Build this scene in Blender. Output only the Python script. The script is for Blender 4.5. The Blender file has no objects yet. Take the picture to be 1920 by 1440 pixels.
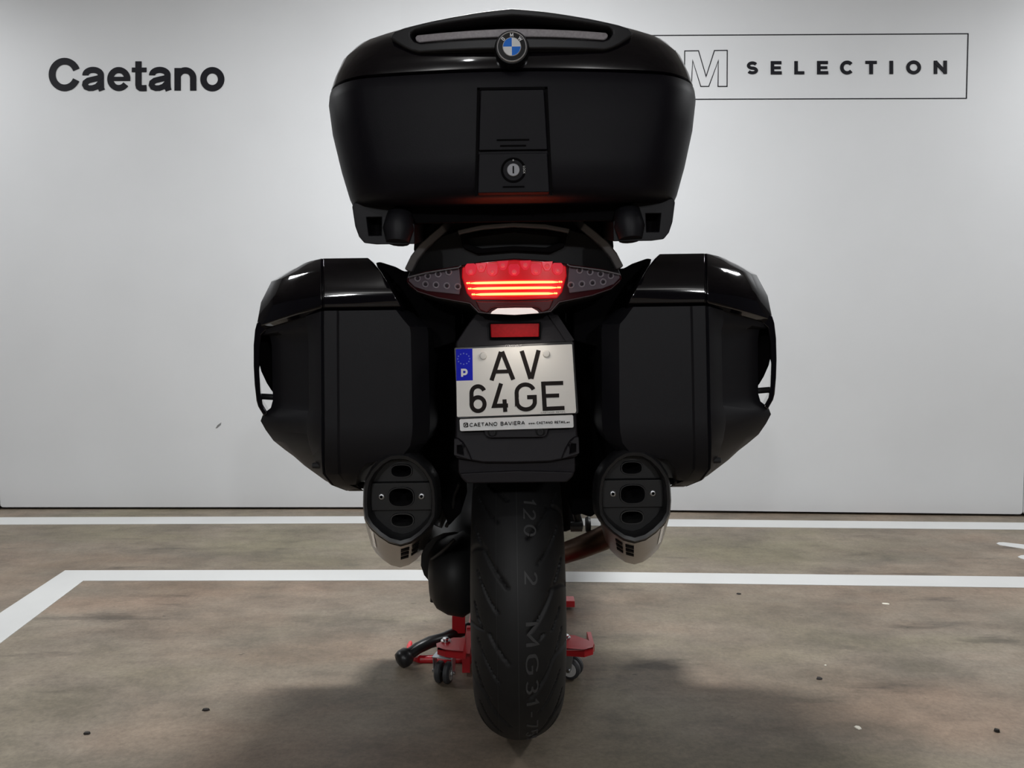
import bpy, bmesh, math, random
from mathutils import Vector, Matrix
from mathutils.geometry import delaunay_2d_cdt

random.seed(7)
sc = bpy.context.scene
col = sc.collection

# ------------------------------------------------------------------ camera
F = 1450.0                      # focal length in pixels of the 1920 px wide frame
H = 0.84                        # lens height above the floor
PITCH = math.atan((720 - 649) / F)
cam_d = bpy.data.cameras.new('camera')
cam_d.sensor_width = 36.0
cam_d.lens = 36.0 * F / 1920.0
cam_d.clip_start = 0.05
cam = bpy.data.objects.new('camera', cam_d)
col.objects.link(cam)
cam.location = (0, 0, H)
cam.rotation_euler = (math.pi / 2 - PITCH, 0, 0)
sc.camera = cam

# ------------------------------------------------------------------ world, lamps, exposure
world = bpy.data.worlds.new('world')
sc.world = world
world.use_nodes = True
world.node_tree.nodes['Background'].inputs[0].default_value = (0.86, 0.90, 1.0, 1)
world.node_tree.nodes['Background'].inputs[1].default_value = 0.025
sc.view_settings.view_transform = 'Standard'
sc.view_settings.look = 'None'
sc.view_settings.gamma = 1.0
sc.view_settings.use_curve_mapping = False
sc.view_settings.exposure = 0.0

def ceiling_lamp(name, loc, sx, sy, power, color=(0.97, 0.985, 1.0), aim=None):
    d = bpy.data.lights.new(name, 'AREA')
    d.shape = 'RECTANGLE'; d.size = sx; d.size_y = sy
    d.energy = power; d.color = color
    o = bpy.data.objects.new(name, d)
    col.objects.link(o)
    o.location = loc
    if aim is not None:
        o.rotation_euler = (Vector(aim) - Vector(loc)).to_track_quat('-Z', 'Y').to_euler()
    return o
ceiling_lamp('ceiling_lamp_ahead', (-0.10, 2.25, 2.80), 0.55, 0.16, 64)
ceiling_lamp('ceiling_lamp_left', (-3.3, 2.6, 2.80), 0.12, 1.2, 36)
ceiling_lamp('ceiling_lamp_right', (3.3, 2.5, 2.80), 0.12, 1.2, 46)
def point_light(name, loc, power, radius=0.06, color=(0.97, 0.985, 1.0)):
    d = bpy.data.lights.new(name, 'POINT'); d.energy = power; d.color = color; d.shadow_soft_size = radius
    o = bpy.data.objects.new(name, d); col.objects.link(o); o.location = loc
point_light('front_fill_left', (-1.7, -4.8, 2.45), 150, 0.10)  # added fill far behind the camera, brightens number plate and wall
point_light('front_fill_right', (1.9, -4.8, 2.45), 150, 0.10)  # second added fill, behind the camera on the right
point_light('lamp_ahead_side_fill', (-0.10, 2.25, 2.72), 34, 0.10)  # sideways light of the lamp ahead, added to lift the upper wall
point_light('bare_lamp_behind', (-0.55, -1.6, 2.70), 22, 0.045)

# ------------------------------------------------------------------ photo geometry helpers
CP, SP = math.cos(PITCH), math.sin(PITCH)
def ray(px, py):
    dx, dv = (px - 960) / F, (720 - py) / F
    return Vector((dx, CP + dv * SP, -SP + dv * CP))
def at(px, py, Y):
    r = ray(px, py); t = Y / r.y
    return Vector((r.x * t, Y, H + r.z * t))
def floor_pt(px, py, z=0.0):
    r = ray(px, py); t = (z - H) / r.z
    return Vector((r.x * t, r.y * t, z))
AX = 1.75                       # rear axle distance
def B(a, v, Y):                 # bike frame: a = pixels off the centre plane, v = pixel row, Y = distance
    p = at(960 + a, v, Y)
    return Vector((p.x, Y - AX, p.z))
def Zv(v, Y): return at(960, v, Y).z
def Xa(a, Y, v=649): return B(a, v, Y).x

# ------------------------------------------------------------------ materials
MATS = {}
def mat(name, base, rough=0.5, metal=0.0, coat=0.0, emis=None, estr=0.0, spec=0.5, noise=None, bump=None):
    if name in MATS: return MATS[name]
    m = bpy.data.materials.new(name); m.use_nodes = True
    nt = m.node_tree; p = nt.nodes['Principled BSDF']
    p.inputs['Base Color'].default_value = (*base, 1)
    p.inputs['Roughness'].default_value = rough
    p.inputs['Metallic'].default_value = metal
    p.inputs['Coat Weight'].default_value = coat
    p.inputs['Coat Roughness'].default_value = 0.03
    p.inputs['Specular IOR Level'].default_value = spec
    if emis:
        p.inputs['Emission Color'].default_value = (*emis, 1)
        p.inputs['Emission Strength'].default_value = estr
    tc = None
    if noise or bump:
        tc = nt.nodes.new('ShaderNodeTexCoord')
    if noise:                   # (scale, amount) grain in the colour
        n = nt.nodes.new('ShaderNodeTexNoise'); n.inputs['Scale'].default_value = noise[0]; n.inputs['Detail'].default_value = 4
        nt.links.new(tc.outputs['Object'], n.inputs['Vector'])
        mx = nt.nodes.new('ShaderNodeMix'); mx.data_type = 'RGBA'
        mx.inputs['A'].default_value = (*[c * (1 - noise[1]) for c in base], 1)
        mx.inputs['B'].default_value = (*[min(1, c * (1 + noise[1])) for c in base], 1)
        nt.links.new(n.outputs['Fac'], mx.inputs['Factor'])
        nt.links.new(mx.outputs['Result'], p.inputs['Base Color'])
    if bump:
        n2 = nt.nodes.new('ShaderNodeTexNoise'); n2.inputs['Scale'].default_value = bump[0]; n2.inputs['Detail'].default_value = 3
        nt.links.new(tc.outputs['Object'], n2.inputs['Vector'])
        b = nt.nodes.new('ShaderNodeBump'); b.inputs['Strength'].default_value = bump[1]; b.inputs['Distance'].default_value = 0.001
        nt.links.new(n2.outputs['Fac'], b.inputs['Height'])
        nt.links.new(b.outputs['Normal'], p.inputs['Normal'])
    MATS[name] = m
    return m
GLOSS = mat('gloss_black_paint', (0.005, 0.004, 0.006), 0.05, coat=0.25)
SATIN = mat('satin_black_plastic', (0.0110, 0.0108, 0.0140), 0.50, spec=0.28, bump=(900, 0.12))
TOPC = mat('top_case_plastic', (0.0062, 0.0055, 0.0085), 0.46, spec=0.16, bump=(900, 0.12))
MATTE = mat('matte_black_plastic', (0.010, 0.010, 0.012), 0.62, bump=(900, 0.15))
SPOIL = mat('charcoal_plastic', (0.020, 0.020, 0.023), 0.50, bump=(900, 0.12))
DEEP = mat('deep_black', (0.0030, 0.0026, 0.0034), 0.85, spec=0.12)
GUARD = mat('mudguard_plastic', (0.0125, 0.0105, 0.014), 0.55, spec=0.3, bump=(700, 0.15))
GREYP = mat('grab_rail_grey', (0.22, 0.215, 0.225), 0.5)
RUB = mat('tyre_rubber', (0.0095, 0.0095, 0.0105), 0.60, noise=(60, 0.3))
RUBL = mat('lit_tyre_letter', (0.060, 0.060, 0.062), 0.55)  # light caught by the raised letters, put in as paler rubber
CHROME = mat('chrome', (0.75, 0.76, 0.78), 0.14, metal=1)
STEEL = mat('brushed_steel', (0.20, 0.172, 0.14), 0.32, metal=1, noise=(30, 0.2))
TITAN = mat('heat_stained_pipe', (0.13, 0.075, 0.05), 0.42, metal=0.8, noise=(14, 0.4))
EXCAP = mat('exhaust_cap_black', (0.020, 0.020, 0.022), 0.38)
EXIN = mat('exhaust_insert_black', (0.011, 0.011, 0.012), 0.5)
ALU = mat('aluminium', (0.55, 0.56, 0.58), 0.35, metal=1)
REDP = mat('red_paint', (0.62, 0.012, 0.022), 0.30, coat=0.3)
ZINC = mat('zinc_plate', (0.62, 0.66, 0.70), 0.35, metal=0.9)
WHITE_P = mat('white_nylon', (0.75, 0.75, 0.74), 0.4)
CASTOR_T = mat('castor_tyre', (0.055, 0.058, 0.064), 0.5)
PLATE_W = mat('plate_white', (0.90, 0.885, 0.84), 0.38)
STRIP_W = mat('strip_white', (0.92, 0.93, 0.93), 0.35)
INK = mat('plate_black', (0.018, 0.014, 0.013), 0.6, spec=0.12)
EUBLUE = mat('plate_blue', (0.008, 0.016, 0.62), 0.5, spec=0.15)
EUSTAR = mat('plate_star', (0.18, 0.26, 0.75), 0.4)
BADGEB = mat('badge_blue', (0.010, 0.20, 0.85), 0.4, spec=0.2)
BADGEW = mat('badge_white', (0.90, 0.91, 0.93), 0.4, spec=0.3)
REFLECT = mat('red_reflector', (0.34, 0.004, 0.008), 0.45, spec=0.15, noise=(220, 0.35))
LENSRED = mat('lit_red_lens', (0.45, 0.006, 0.012), 0.25, coat=0.4, emis=(1.0, 0.004, 0.012), estr=0.30)
LENSRIM = mat('lit_red_cell', (0.55, 0.03, 0.05), 0.2, coat=0.4, emis=(1.0, 0.02, 0.05), estr=0.42)
LEDRED = mat('red_led', (0.5, 0.12, 0.13), 0.2, coat=0.5, emis=(1.0, 0.07, 0.09), estr=0.45)
BARRED = mat('light_guide_glow', (0.5, 0.0, 0.0), 0.3, emis=(1.0, 0.012, 0.004), estr=1.6)  # red glow around the lit bars, put in as an emitting band
BARHOT = mat('light_guide_core', (0.9, 0.5, 0.3), 0.3, emis=(1.0, 0.13, 0.030), estr=8.0)
LAMPLIT = mat('plate_lamp_lens', (0.8, 0.75, 0.75), 0.2, emis=(1.0, 0.86, 0.80), estr=0.6)
HOUSE = mat('indicator_reflector', (0.27, 0.235, 0.255), 0.35)
HOUSRED = mat('lamp_skirt_red', (0.06, 0.006, 0.008), 0.2, coat=0.5)
LEDC = mat('indicator_led', (0.10, 0.09, 0.095), 0.12)
STRIPG = mat('smoked_lamp_strip', (0.36, 0.33, 0.35), 0.45, noise=(260, 0.35))
DECAL = mat('black_vinyl', (0.010, 0.010, 0.014), 0.6, spec=0.2)
SEAT = mat('seat_vinyl', (0.012, 0.012, 0.012), 0.6)

def glass(name, tint, ior=1.45):
    m = bpy.data.materials.new(name); m.use_nodes = True
    nt = m.node_tree; nt.nodes.clear()
    out = nt.nodes.new('ShaderNodeOutputMaterial'); mx = nt.nodes.new('ShaderNodeMixShader')
    t = nt.nodes.new('ShaderNodeBsdfTransparent'); g = nt.nodes.new('ShaderNodeBsdfGlossy'); fr = nt.nodes.new('ShaderNodeFresnel')
    t.inputs[0].default_value = (*tint, 1); g.inputs['Roughness'].default_value = 0.06; fr.inputs[0].default_value = ior
    nt.links.new(fr.outputs[0], mx.inputs[0]); nt.links.new(t.outputs[0], mx.inputs[1]); nt.links.new(g.outputs[0], mx.inputs[2])
    nt.links.new(mx.outputs[0], out.inputs[0])
    return m
CLEAR = glass('clear_lens', (0.90, 0.88, 0.90))
SCREEN = glass('smoked_screen', (0.55, 0.56, 0.58))

# ------------------------------------------------------------------ mesh helpers
class Mb:
    def __init__(s): s.v = []; s.f = []; s.m = []; s.weld = False
    def add(s, vs, fs, mi=0):
        n = len(s.v); s.v += [tuple(p) for p in vs]
        for f in fs: s.f.append(tuple(i + n for i in f)); s.m.append(mi)
        return s
    def loft(s, rings, cap0=True, cap1=True, mi=0, closed=True):
        n = len(rings[0]); vs = [p for r in rings for p in r]; fs = []
        for k in range(len(rings) - 1):
            for i in range(n if closed else n - 1):
                j = (i + 1) % n
                fs.append((k * n + i, k * n + j, (k + 1) * n + j, (k + 1) * n + i))
        if cap0: fs.append(tuple(range(n - 1, -1, -1)))
        if cap1: fs.append(tuple((len(rings) - 1) * n + i for i in range(n)))
        return s.add(vs, fs, mi)
    def prism(s, outer, holes, front, back, mi=0):          # 2D outlines; front/back map (u,v) -> 3D
        loops = [outer] + list(holes)
        flat = [Vector((p[0], p[1])) for l in loops for p in l]; n = len(flat)
        edges = []; o = 0
        for l in loops:
            k = len(l); edges += [(o + i, o + (i + 1) % k) for i in range(k)]; o += k
        cv, _, cf = delaunay_2d_cdt(flat, edges, [], 0, 1e-9)[:3]
        def inside(x, y):                                   # even-odd test, so holes stay open
            r = False
            for i, j in edges:
                p, q = flat[i], flat[j]
                if (p.y > y) != (q.y > y) and x < (q.x - p.x) * (y - p.y) / (q.y - p.y) + p.x: r = not r
            return r
        cf = [t for t in cf if inside(sum(cv[i].x for i in t) / len(t), sum(cv[i].y for i in t) / len(t))]
        c = len(cv)
        vs = [front(p.x, p.y) for p in cv] + [back(p.x, p.y) for p in cv] + [front(p.x, p.y) for p in flat] + [back(p.x, p.y) for p in flat]
        fs = [tuple(t) for t in cf] + [tuple(i + c for i in reversed(t)) for t in cf]
        fs += [(i + 2 * c, j + 2 * c, j + 2 * c + n, i + 2 * c + n) for i, j in edges]
        s.weld = True
        return s.add(vs, fs, mi)
    def box(s, c, d, mi=0, rot=None):
        x, y, z = (k / 2 for k in d)
        P = [Vector((sx * x, sy * y, sz * z)) for sz in (-1, 1) for sx, sy in ((-1, -1), (1, -1), (1, 1), (-1, 1))]
        if rot is not None: P = [rot @ p for p in P]
        return s.add([p + Vector(c) for p in P], [(3, 2, 1, 0), (4, 5, 6, 7), (0, 1, 5, 4), (1, 2, 6, 5), (2, 3, 7, 6), (3, 0, 4, 7)], mi)
    def tube(s, path, r, n=12, mi=0, cap=True):
        P = [Vector(p) for p in path]; rings = []
        R = r if isinstance(r, (list, tuple)) else [r] * len(P)
        up = None
        for i, p in enumerate(P):
            t = (P[min(i + 1, len(P) - 1)] - P[max(i - 1, 0)]).normalized()
            if up is None:
                up = t.orthogonal().normalized()
            else:
                up = (up - t * up.dot(t)).normalized()
            w = t.cross(up)
            rings.append([p + (up * math.cos(k * 2 * math.pi / n) + w * math.sin(k * 2 * math.pi / n)) * R[i] for k in range(n)])
        return s.loft(rings, cap, cap, mi)
    def lathe(s, prof, c, axis='x', n=32, mi=0, cap=False, sx=1.0, sy=1.0):   # prof: (t along axis, radius)
        c = Vector(c); rings = []
        for t, r in prof:
            ring = []
            for k in range(n):
                q = 2 * math.pi * k / n; u, w = math.cos(q) * r * sx, math.sin(q) * r * sy
                ring.append(c + (Vector((t, u, w)) if axis == 'x' else Vector((u, t, w)) if axis == 'y' else Vector((u, w, t))))
            rings.append(ring)
        return s.loft(rings, cap, cap, mi)
    def ribbon(s, pts, w, mapf, back, closed=False, mi=0):   # a flat stroke of width w, given thickness by mapf/back
        L = outline(pts, w, closed)
        n = len(L)
        vs = [mapf(*p) for ab in L for p in ab] + [back(*p) for ab in L for p in ab]
        m = 2 * n; fs = []
        rng = range(n if closed else n - 1)
        for i in rng:
            j = (i + 1) % n
            a, b, c, d = 2 * i, 2 * i + 1, 2 * j + 1, 2 * j
            fs += [(a, b, c, d), (d + m, c + m, b + m, a + m), (a, d, d + m, a + m), (b, b + m, c + m, c)]
        if not closed:
            fs += [(0, m, m + 1, 1), (m - 2, m - 1, 2 * m - 1, 2 * m - 2)]
        return s.add(vs, fs, mi)
    def build(s, name, mats, parent=None, smooth=35, bevel=0, bseg=2):
        me = bpy.data.meshes.new(name)
        me.from_pydata(s.v, [], s.f)
        bm = bmesh.new(); bm.from_mesh(me)
        if isinstance(mats, (list, tuple)) and len(mats) > 1:
            bm.faces.ensure_lookup_table()
            for f_, k_ in zip(bm.faces, s.m): f_.material_index = k_
        if s.weld: bmesh.ops.remove_doubles(bm, verts=bm.verts, dist=2e-6)
        bmesh.ops.recalc_face_normals(bm, faces=bm.faces)
        bm.to_mesh(me); bm.free()
        if not isinstance(mats, (list, tuple)): mats = [mats]
        for m in mats: me.materials.append(m)
        if smooth:
            me.polygons.foreach_set('use_smooth', [True] * len(me.polygons))
            me.set_sharp_from_angle(angle=math.radians(smooth))
        o = bpy.data.objects.new(name, me)
        col.objects.link(o)
        if parent is not None: o.parent = parent
        if bevel:
            b = o.modifiers.new('bevel', 'BEVEL'); b.width = bevel; b.segments = bseg
            b.limit_method = 'ANGLE'; b.angle_limit = math.radians(32); b.harden_normals = True
        return o

def outline(pts, w, closed):
    P = [Vector((p[0], p[1])) for p in pts]; n = len(P); out = []
    for i in range(n):
        if closed: a, b = P[i - 1], P[(i + 1) % n]
        else: a, b = P[max(i - 1, 0)], P[min(i + 1, n - 1)]
        d0 = (P[i] - a); d1 = (b - P[i])
        d0 = d0.normalized() if d0.length > 1e-9 else d1.normalized()
        d1 = d1.normalized() if d1.length > 1e-9 else d0
        t = (d0 + d1)
        t = t.normalized() if t.length > 1e-6 else d0
        nrm = Vector((-t.y, t.x)); k = max(0.35, nrm.dot(Vector((-d0.y, d0.x))))
        h = w / 2 / k
        out.append(((P[i].x + nrm.x * h, P[i].y + nrm.y * h), (P[i].x - nrm.x * h, P[i].y - nrm.y * h)))
    return out
def arc(cx, cy, rx, ry, a0, a1, n=14):
    return [(cx + rx * math.cos(math.radians(a0 + (a1 - a0) * i / n)), cy + ry * math.sin(math.radians(a0 + (a1 - a0) * i / n))) for i in range(n + 1)]
def mirror(half):               # half outline listed from the centre line out and back -> whole outline
    return list(half) + [(-a, v) for a, v in reversed(half) if abs(a) > 1e-6]
def thing(name, label, cat, loc=(0, 0, 0), group=None):
    o = bpy.data.objects.new(name, None); col.objects.link(o); o.location = loc
    o['label'] = label; o['category'] = cat
    if group: o['group'] = group
    return o
def tag(o, label, cat, group=None):
    o['label'] = label; o['category'] = cat
    if group: o['group'] = group
    return o

# stroke letters, cap height 1, y up
def G(ch):
    d = {
     'A': (.72, [[(.03, 0), (.33, 1)], [(.39, 1), (.69, 0)], [(.15, .33), (.57, .33)]]),
     'B': (.62, [[(.06, 0), (.06, 1), (.3, 1)] + arc(.33, .755, .2, .245, 90, -90, 8) + [(.06, .51)], [(.06, .51), (.33, .51)] + arc(.36, .255, .2, .255, 90, -90, 8) + [(.06, 0)]]),
     'C': (.72, [arc(.40, .5, .36, .5, 42, 318, 20)]),
     'E': (.56, [[(.5, 1), (.06, 1), (.06, 0), (.52, 0)], [(.06, .52), (.44, .52)]]),
     'G': (.74, [arc(.38, .68, .32, .32, 32, 180, 10) + [(.06, .32)] + arc(.38, .32, .32, .32, 180, 360, 14) + [(.70, .52), (.42, .52)]]),
     'I': (.20, [[(.1, 0), (.1, 1)]]),
     'K': (.64, [[(.06, 0), (.06, 1)], [(.56, 1), (.08, .45)], [(.22, .60), (.60, 0)]]),
     'L': (.52, [[(.06, 1), (.06, 0), (.48, 0)]]),
     'M': (.86, [[(.06, 0), (.06, 1), (.42, .2), (.78, 1), (.78, 0)]]),
     'N': (.74, [[(.06, 0), (.06, 1), (.66, 0), (.66, 1)]]),
     'O': (.84, [arc(.42, .5, .37, .5, 0, 352, 28)]),
     'P': (.62, [[(.06, 0), (.06, 1), (.32, 1)] + arc(.34, .72, .22, .28, 90, -90, 10) + [(.06, .44)]]),
     'R': (.64, [[(.06, 0), (.06, 1), (.32, 1)] + arc(.34, .72, .22, .28, 90, -90, 10) + [(.06, .44)], [(.30, .44), (.58, 0)]]),
     'S': (.62, [arc(.31, .74, .25, .26, 25, 270, 14) + arc(.31, .24, .26, .24, 90, -155, 14)]),
     'T': (.64, [[(.02, 1), (.62, 1)], [(.32, 1), (.32, 0)]]),
     'U': (.72, [[(.06, 1), (.06, .34)] + arc(.36, .34, .30, .34, 180, 360, 14) + [(.66, 1)]]),
     'V': (.72, [[(.03, 1), (.33, 0)], [(.39, 0), (.69, 1)]]),
     'W': (1.0, [[(.03, 1), (.25, 0), (.5, .85), (.75, 0), (.97, 1)]]),
     '0': (.62, [arc(.30, .5, .25, .5, 0, 352, 22)]),
     '1': (.36, [[(.03, .8), (.22, 1), (.22, 0)]]),
     '2': (.60, [arc(.29, .73, .24, .27, 165, -20, 12) + [(.05, 0), (.56, 0)]]),
     '3': (.60, [arc(.27, .75, .24, .25, 150, -90, 12), arc(.28, .255, .26, .255, 90, -150, 12)]),
     '4': (.66, [[(.38, 1), (.06, .22), (.64, .22)], [(.50, .40), (.50, 0)]]),
     '5': (.60, [[(.52, 1), (.10, 1), (.07, .56)] + arc(.28, .32, .25, .32, 110, -150, 14)]),
     '6': (.62, [arc(.32, .70, .26, .30, 25, 180, 10) + [(.06, .29)] + arc(.32, .29, .26, .29, 180, 520, 22)]),
     '7': (.58, [[(.04, 1), (.54, 1), (.2, 0)]]),
     '-': (.42, [[(.06, .45), (.36, .45)]]),
     '|': (.24, [[(.12, -.15), (.12, 1.05)]]),
     'w': (.66, [[(.03, .55), (.18, 0), (.33, .5), (.48, 0), (.63, .55)]]),
     '.': (.18, [[(.05, .06), (.15, .06)]]),
     'p': (.50, [[(.06, -.25), (.06, .55)], arc(.26, .28, .2, .27, 0, 352, 12)]),
     't': (.36, [[(.15, .8), (.15, .0), (.3, 0)], [(.02, .55), (.3, .55)]]),
     ' ': (.40, []),
    }
    return d[ch]
def text_strokes(txt, gap=0.14):
    x = 0; out = []
    for ch in txt:
        w, st = G(ch)
        out.append((ch, x, w, st)); x += w + gap
    return out, x - gap

# ------------------------------------------------------------------ structure: floor, markings, wall boards, ceiling
def concrete():
    m = bpy.data.materials.new('stained_concrete'); m.use_nodes = True
    nt = m.node_tree; p = nt.nodes['Principled BSDF']; L = nt.links.new
    tc = nt.nodes.new('ShaderNodeTexCoord')
    def noise(scale, sx, sy, detail=6, rough=0.6, off=0.0, rot=0.0):
        mp = nt.nodes.new('ShaderNodeMapping'); mp.inputs['Scale'].default_value = (sx, sy, 1)
        mp.inputs['Location'].default_value = (off, off * 1.7, 0); mp.inputs['Rotation'].default_value = (0, 0, rot)
        n = nt.nodes.new('ShaderNodeTexNoise'); n.inputs['Scale'].default_value = scale; n.inputs['Detail'].default_value = detail; n.inputs['Roughness'].default_value = rough
        L(tc.outputs['Object'], mp.inputs['Vector']); L(mp.outputs['Vector'], n.inputs['Vector'])
        return n.outputs['Fac']
    def ramp(fac, stops):
        r = nt.nodes.new('ShaderNodeValToRGB'); e = r.color_ramp.elements
        e[0].position, e[0].color = stops[0][0], (*stops[0][1], 1); e[1].position, e[1].color = stops[-1][0], (*stops[-1][1], 1)
        for q, c in stops[1:-1]:
            k = e.new(q); k.color = (*c, 1)
        L(fac, r.inputs['Fac']); return r.outputs['Color']
    def mix(a, b, fac, mode='MIX', f=1.0):
        x = nt.nodes.new('ShaderNodeMix'); x.data_type = 'RGBA'; x.blend_type = mode
        L(a, x.inputs['A']); L(b, x.inputs['B'])
        if fac is None: x.inputs['Factor'].default_value = f
        else: L(fac, x.inputs['Factor'])
        return x.outputs['Result']
    g = lambda k: (k, k, k)
    base = ramp(noise(1.3, 0.8, 1.2, 5, 0.6), [(0.3, (0.176, 0.143, 0.102)), (0.5, (0.218, 0.181, 0.136)), (0.7, (0.260, 0.220, 0.170))])
    tint = ramp(noise(0.9, 0.7, 1.3, 4, 0.6, 5.0), [(0.36, (0.95, 1.0, 0.90)), (0.5, (1, 1, 1.02)), (0.64, (1.08, 0.95, 0.92))])
    c = mix(base, tint, None, 'MULTIPLY')
    blot = ramp(noise(3.0, 0.85, 1.25, 7, 0.66, 11.0), [(0.32, g(0.64)), (0.50, g(0.98)), (0.68, g(1.20))])
    c = mix(c, blot, None, 'MULTIPLY')
    smear = ramp(noise(3.6, 0.55, 1.9, 6, 0.62, 23.0, 0.06), [(0.30, g(0.50)), (0.39, g(0.93)), (0.44, g(1.0))])
    c = mix(c, smear, None, 'MULTIPLY')
    mott = ramp(noise(11, 0.9, 1.2, 9, 0.78, 61.0), [(0.30, g(0.74)), (0.5, g(1.0)), (0.70, g(1.18))])
    c = mix(c, mott, None, 'MULTIPLY')
    grain = ramp(noise(85, 1, 1, 5, 0.75), [(0.30, g(0.80)), (0.5, g(1.0)), (0.72, g(1.20))])
    c = mix(c, grain, None, 'MULTIPLY')
    pits = ramp(noise(26, 0.8, 1.4, 3, 0.5, 40.0), [(0.235, g(0.45)), (0.275, g(1.0))])
    c = mix(c, pits, None, 'MULTIPLY')
    L(c, p.inputs['Base Color'])
    rr = nt.nodes.new('ShaderNodeMapRange'); L(noise(2.2, 1, 1, 4), rr.inputs['Value'])
    rr.inputs['To Min'].default_value = 0.38; rr.inputs['To Max'].default_value = 0.62
    L(rr.outputs['Result'], p.inputs['Roughness'])
    p.inputs['Specular IOR Level'].default_value = 0.35
    b = nt.nodes.new('ShaderNodeBump'); b.inputs['Strength'].default_value = 0.12; b.inputs['Distance'].default_value = 0.002
    L(noise(90, 1, 1, 5), b.inputs['Height']); L(b.outputs['Normal'], p.inputs['Normal'])
    return m
CONC = concrete()
def painted(name, base, scuff, rough=0.5):
    m = bpy.data.materials.new(name); m.use_nodes = True
    nt = m.node_tree; p = nt.nodes['Principled BSDF']; L = nt.links.new
    tc = nt.nodes.new('ShaderNodeTexCoord')
    n = nt.nodes.new('ShaderNodeTexNoise'); n.inputs['Scale'].default_value = 2.5; n.inputs['Detail'].default_value = 6
    L(tc.outputs['Object'], n.inputs['Vector'])
    r = nt.nodes.new('ShaderNodeValToRGB'); e = r.color_ramp.elements
    e[0].position = 0.3; e[0].color = (*[c * (1 - scuff) for c in base], 1); e[1].position = 0.62; e[1].color = (*base, 1)
    L(n.outputs['Fac'], r.inputs['Fac']); L(r.outputs['Color'], p.inputs['Base Color'])
    p.inputs['Roughness'].default_value = rough
    return m
WALLP = painted('white_wall_board', (0.70, 0.71, 0.72), 0.035, 0.55)
LINEP = painted('white_floor_paint', (0.66, 0.665, 0.655), 0.07, 0.55)
CEILP = painted('ceiling_concrete', (0.30, 0.29, 0.28), 0.2, 0.8)

floor = Mb().add([(-9, -6, 0), (9, -6, 0), (9, 4.6, 0), (-9, 4.6, 0)], [(0, 1, 2, 3)]).build('floor', CONC, smooth=0)
floor['kind'] = 'structure'
def paint(name, pix, parent=floor):
    P = [floor_pt(*p) for p in pix]
    ol = [(p.x, p.y) for p in P]
    return Mb().prism(ol, [], lambda x, y: (x, y, 0.0016), lambda x, y: (x, y, -0.0004)).build(name, LINEP, parent, smooth=0)
paint('painted_line', [(-260, 971), (0, 970.5), (680, 968.5), (1260, 974), (1920, 980.5), (2200, 983), (2200, 997), (1920, 993.5), (1260, 987.5), (680, 981.5), (0, 984), (-260, 985)])
paint('painted_line', [(122, 1070), (760, 1069), (1160, 1073.5), (1920, 1082), (2250, 1085.5), (2250, 1107), (1920, 1102.5), (1160, 1092.5), (760, 1089), (156, 1089.5), (0, 1207), (-400, 1510), (-560, 1500), (0, 1150)])
paint('painted_arrow', [(1868, 1019.5), (1873, 1017.3), (1882, 1017.3), (1920, 1021.5), (2050, 1036), (2050, 1046), (1920, 1029.5), (1875, 1022.5)])
paint('painted_arrow', [(1908, 1044.5), (1914, 1041.8), (1922, 1041), (2050, 1049), (2050, 1060), (1922, 1049.5), (1914, 1047.5)])

# wall boards: the left one square to the camera, the right one turned a little towards it
def wall_y_left(x): return floor_pt(0, 955.3).y
_a, _b = floor_pt(1250, 961), floor_pt(1915, 968.7)
def wall_y_right(x): return _a.y + (x - _a.x) * (_b.y - _a.y) / (_b.x - _a.x)
XK = _a.x + (wall_y_left(0) - _a.y) * (_b.x - _a.x) / (_b.y - _a.y)      # where the two planes meet
def wall_y(x): return wall_y_left(x) if x < XK else wall_y_right(x)
def wall_pt(px, py, off=0.0):
    r = ray(px, py)
    yl = wall_y_left(0); t = yl / r.y
    if r.x * t > XK:
        k = (_b.y - _a.y) / (_b.x - _a.x)
        t = (_a.y - k * _a.x) / (r.y - k * r.x)
    p = Vector((r.x * t, r.y * t, H + r.z * t))
    return p + Vector((0, -off, 0))
ZB, ZT = 0.012, 2.9
def board(name, x0, x1, bottom_r=0.0):
    m = Mb()
    ys0, ys1 = wall_y(x0 + 1e-4), wall_y(x1 - 1e-4)
    fx = lambda x, z, d: (x, ys0 + (x - x0) * (ys1 - ys0) / (x1 - x0) + d, z)
    ol = [(x0, ZT), (x0, ZB + bottom_r), (x0 + bottom_r * 0.4, ZB + bottom_r * 0.25), (x0 + bottom_r, ZB), (x1 - bottom_r, ZB), (x1 - bottom_r * 0.4, ZB + bottom_r * 0.25), (x1, ZB + bottom_r), (x1, ZT)] if bottom_r else [(x0, ZT), (x0, ZB), (x1, ZB), (x1, ZT)]
    m.prism(ol, [], lambda x, z: fx(x, z, 0), lambda x, z: fx(x, z, 0.03))
    return m.build(name, WALLP, None, smooth=0)
xl = floor_pt(1, 955.3).x; xr = floor_pt(1917, 968.7).x
w = board('wall_back', xl, XK, 0.012); w['kind'] = 'structure'
w = board('wall_back', XK, xr, 0.012); w['kind'] = 'structure'
w = board('wall_back', xl - 3.0, xl - 0.004, 0.012); w['kind'] = 'structure'
w = board('wall_back', xr + 0.004, xr + 3.0, 0.012); w['kind'] = 'structure'
w = Mb().box((0, 4.32, 1.45), (18, 0.3, 2.9)).build('wall_concrete', CEILP, None, smooth=0); w['kind'] = 'structure'
ceil = Mb().box((0, -0.7, 2.98), (18, 10.6, 0.14)).build('ceiling', CEILP, None, smooth=0); ceil['kind'] = 'structure'

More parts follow.
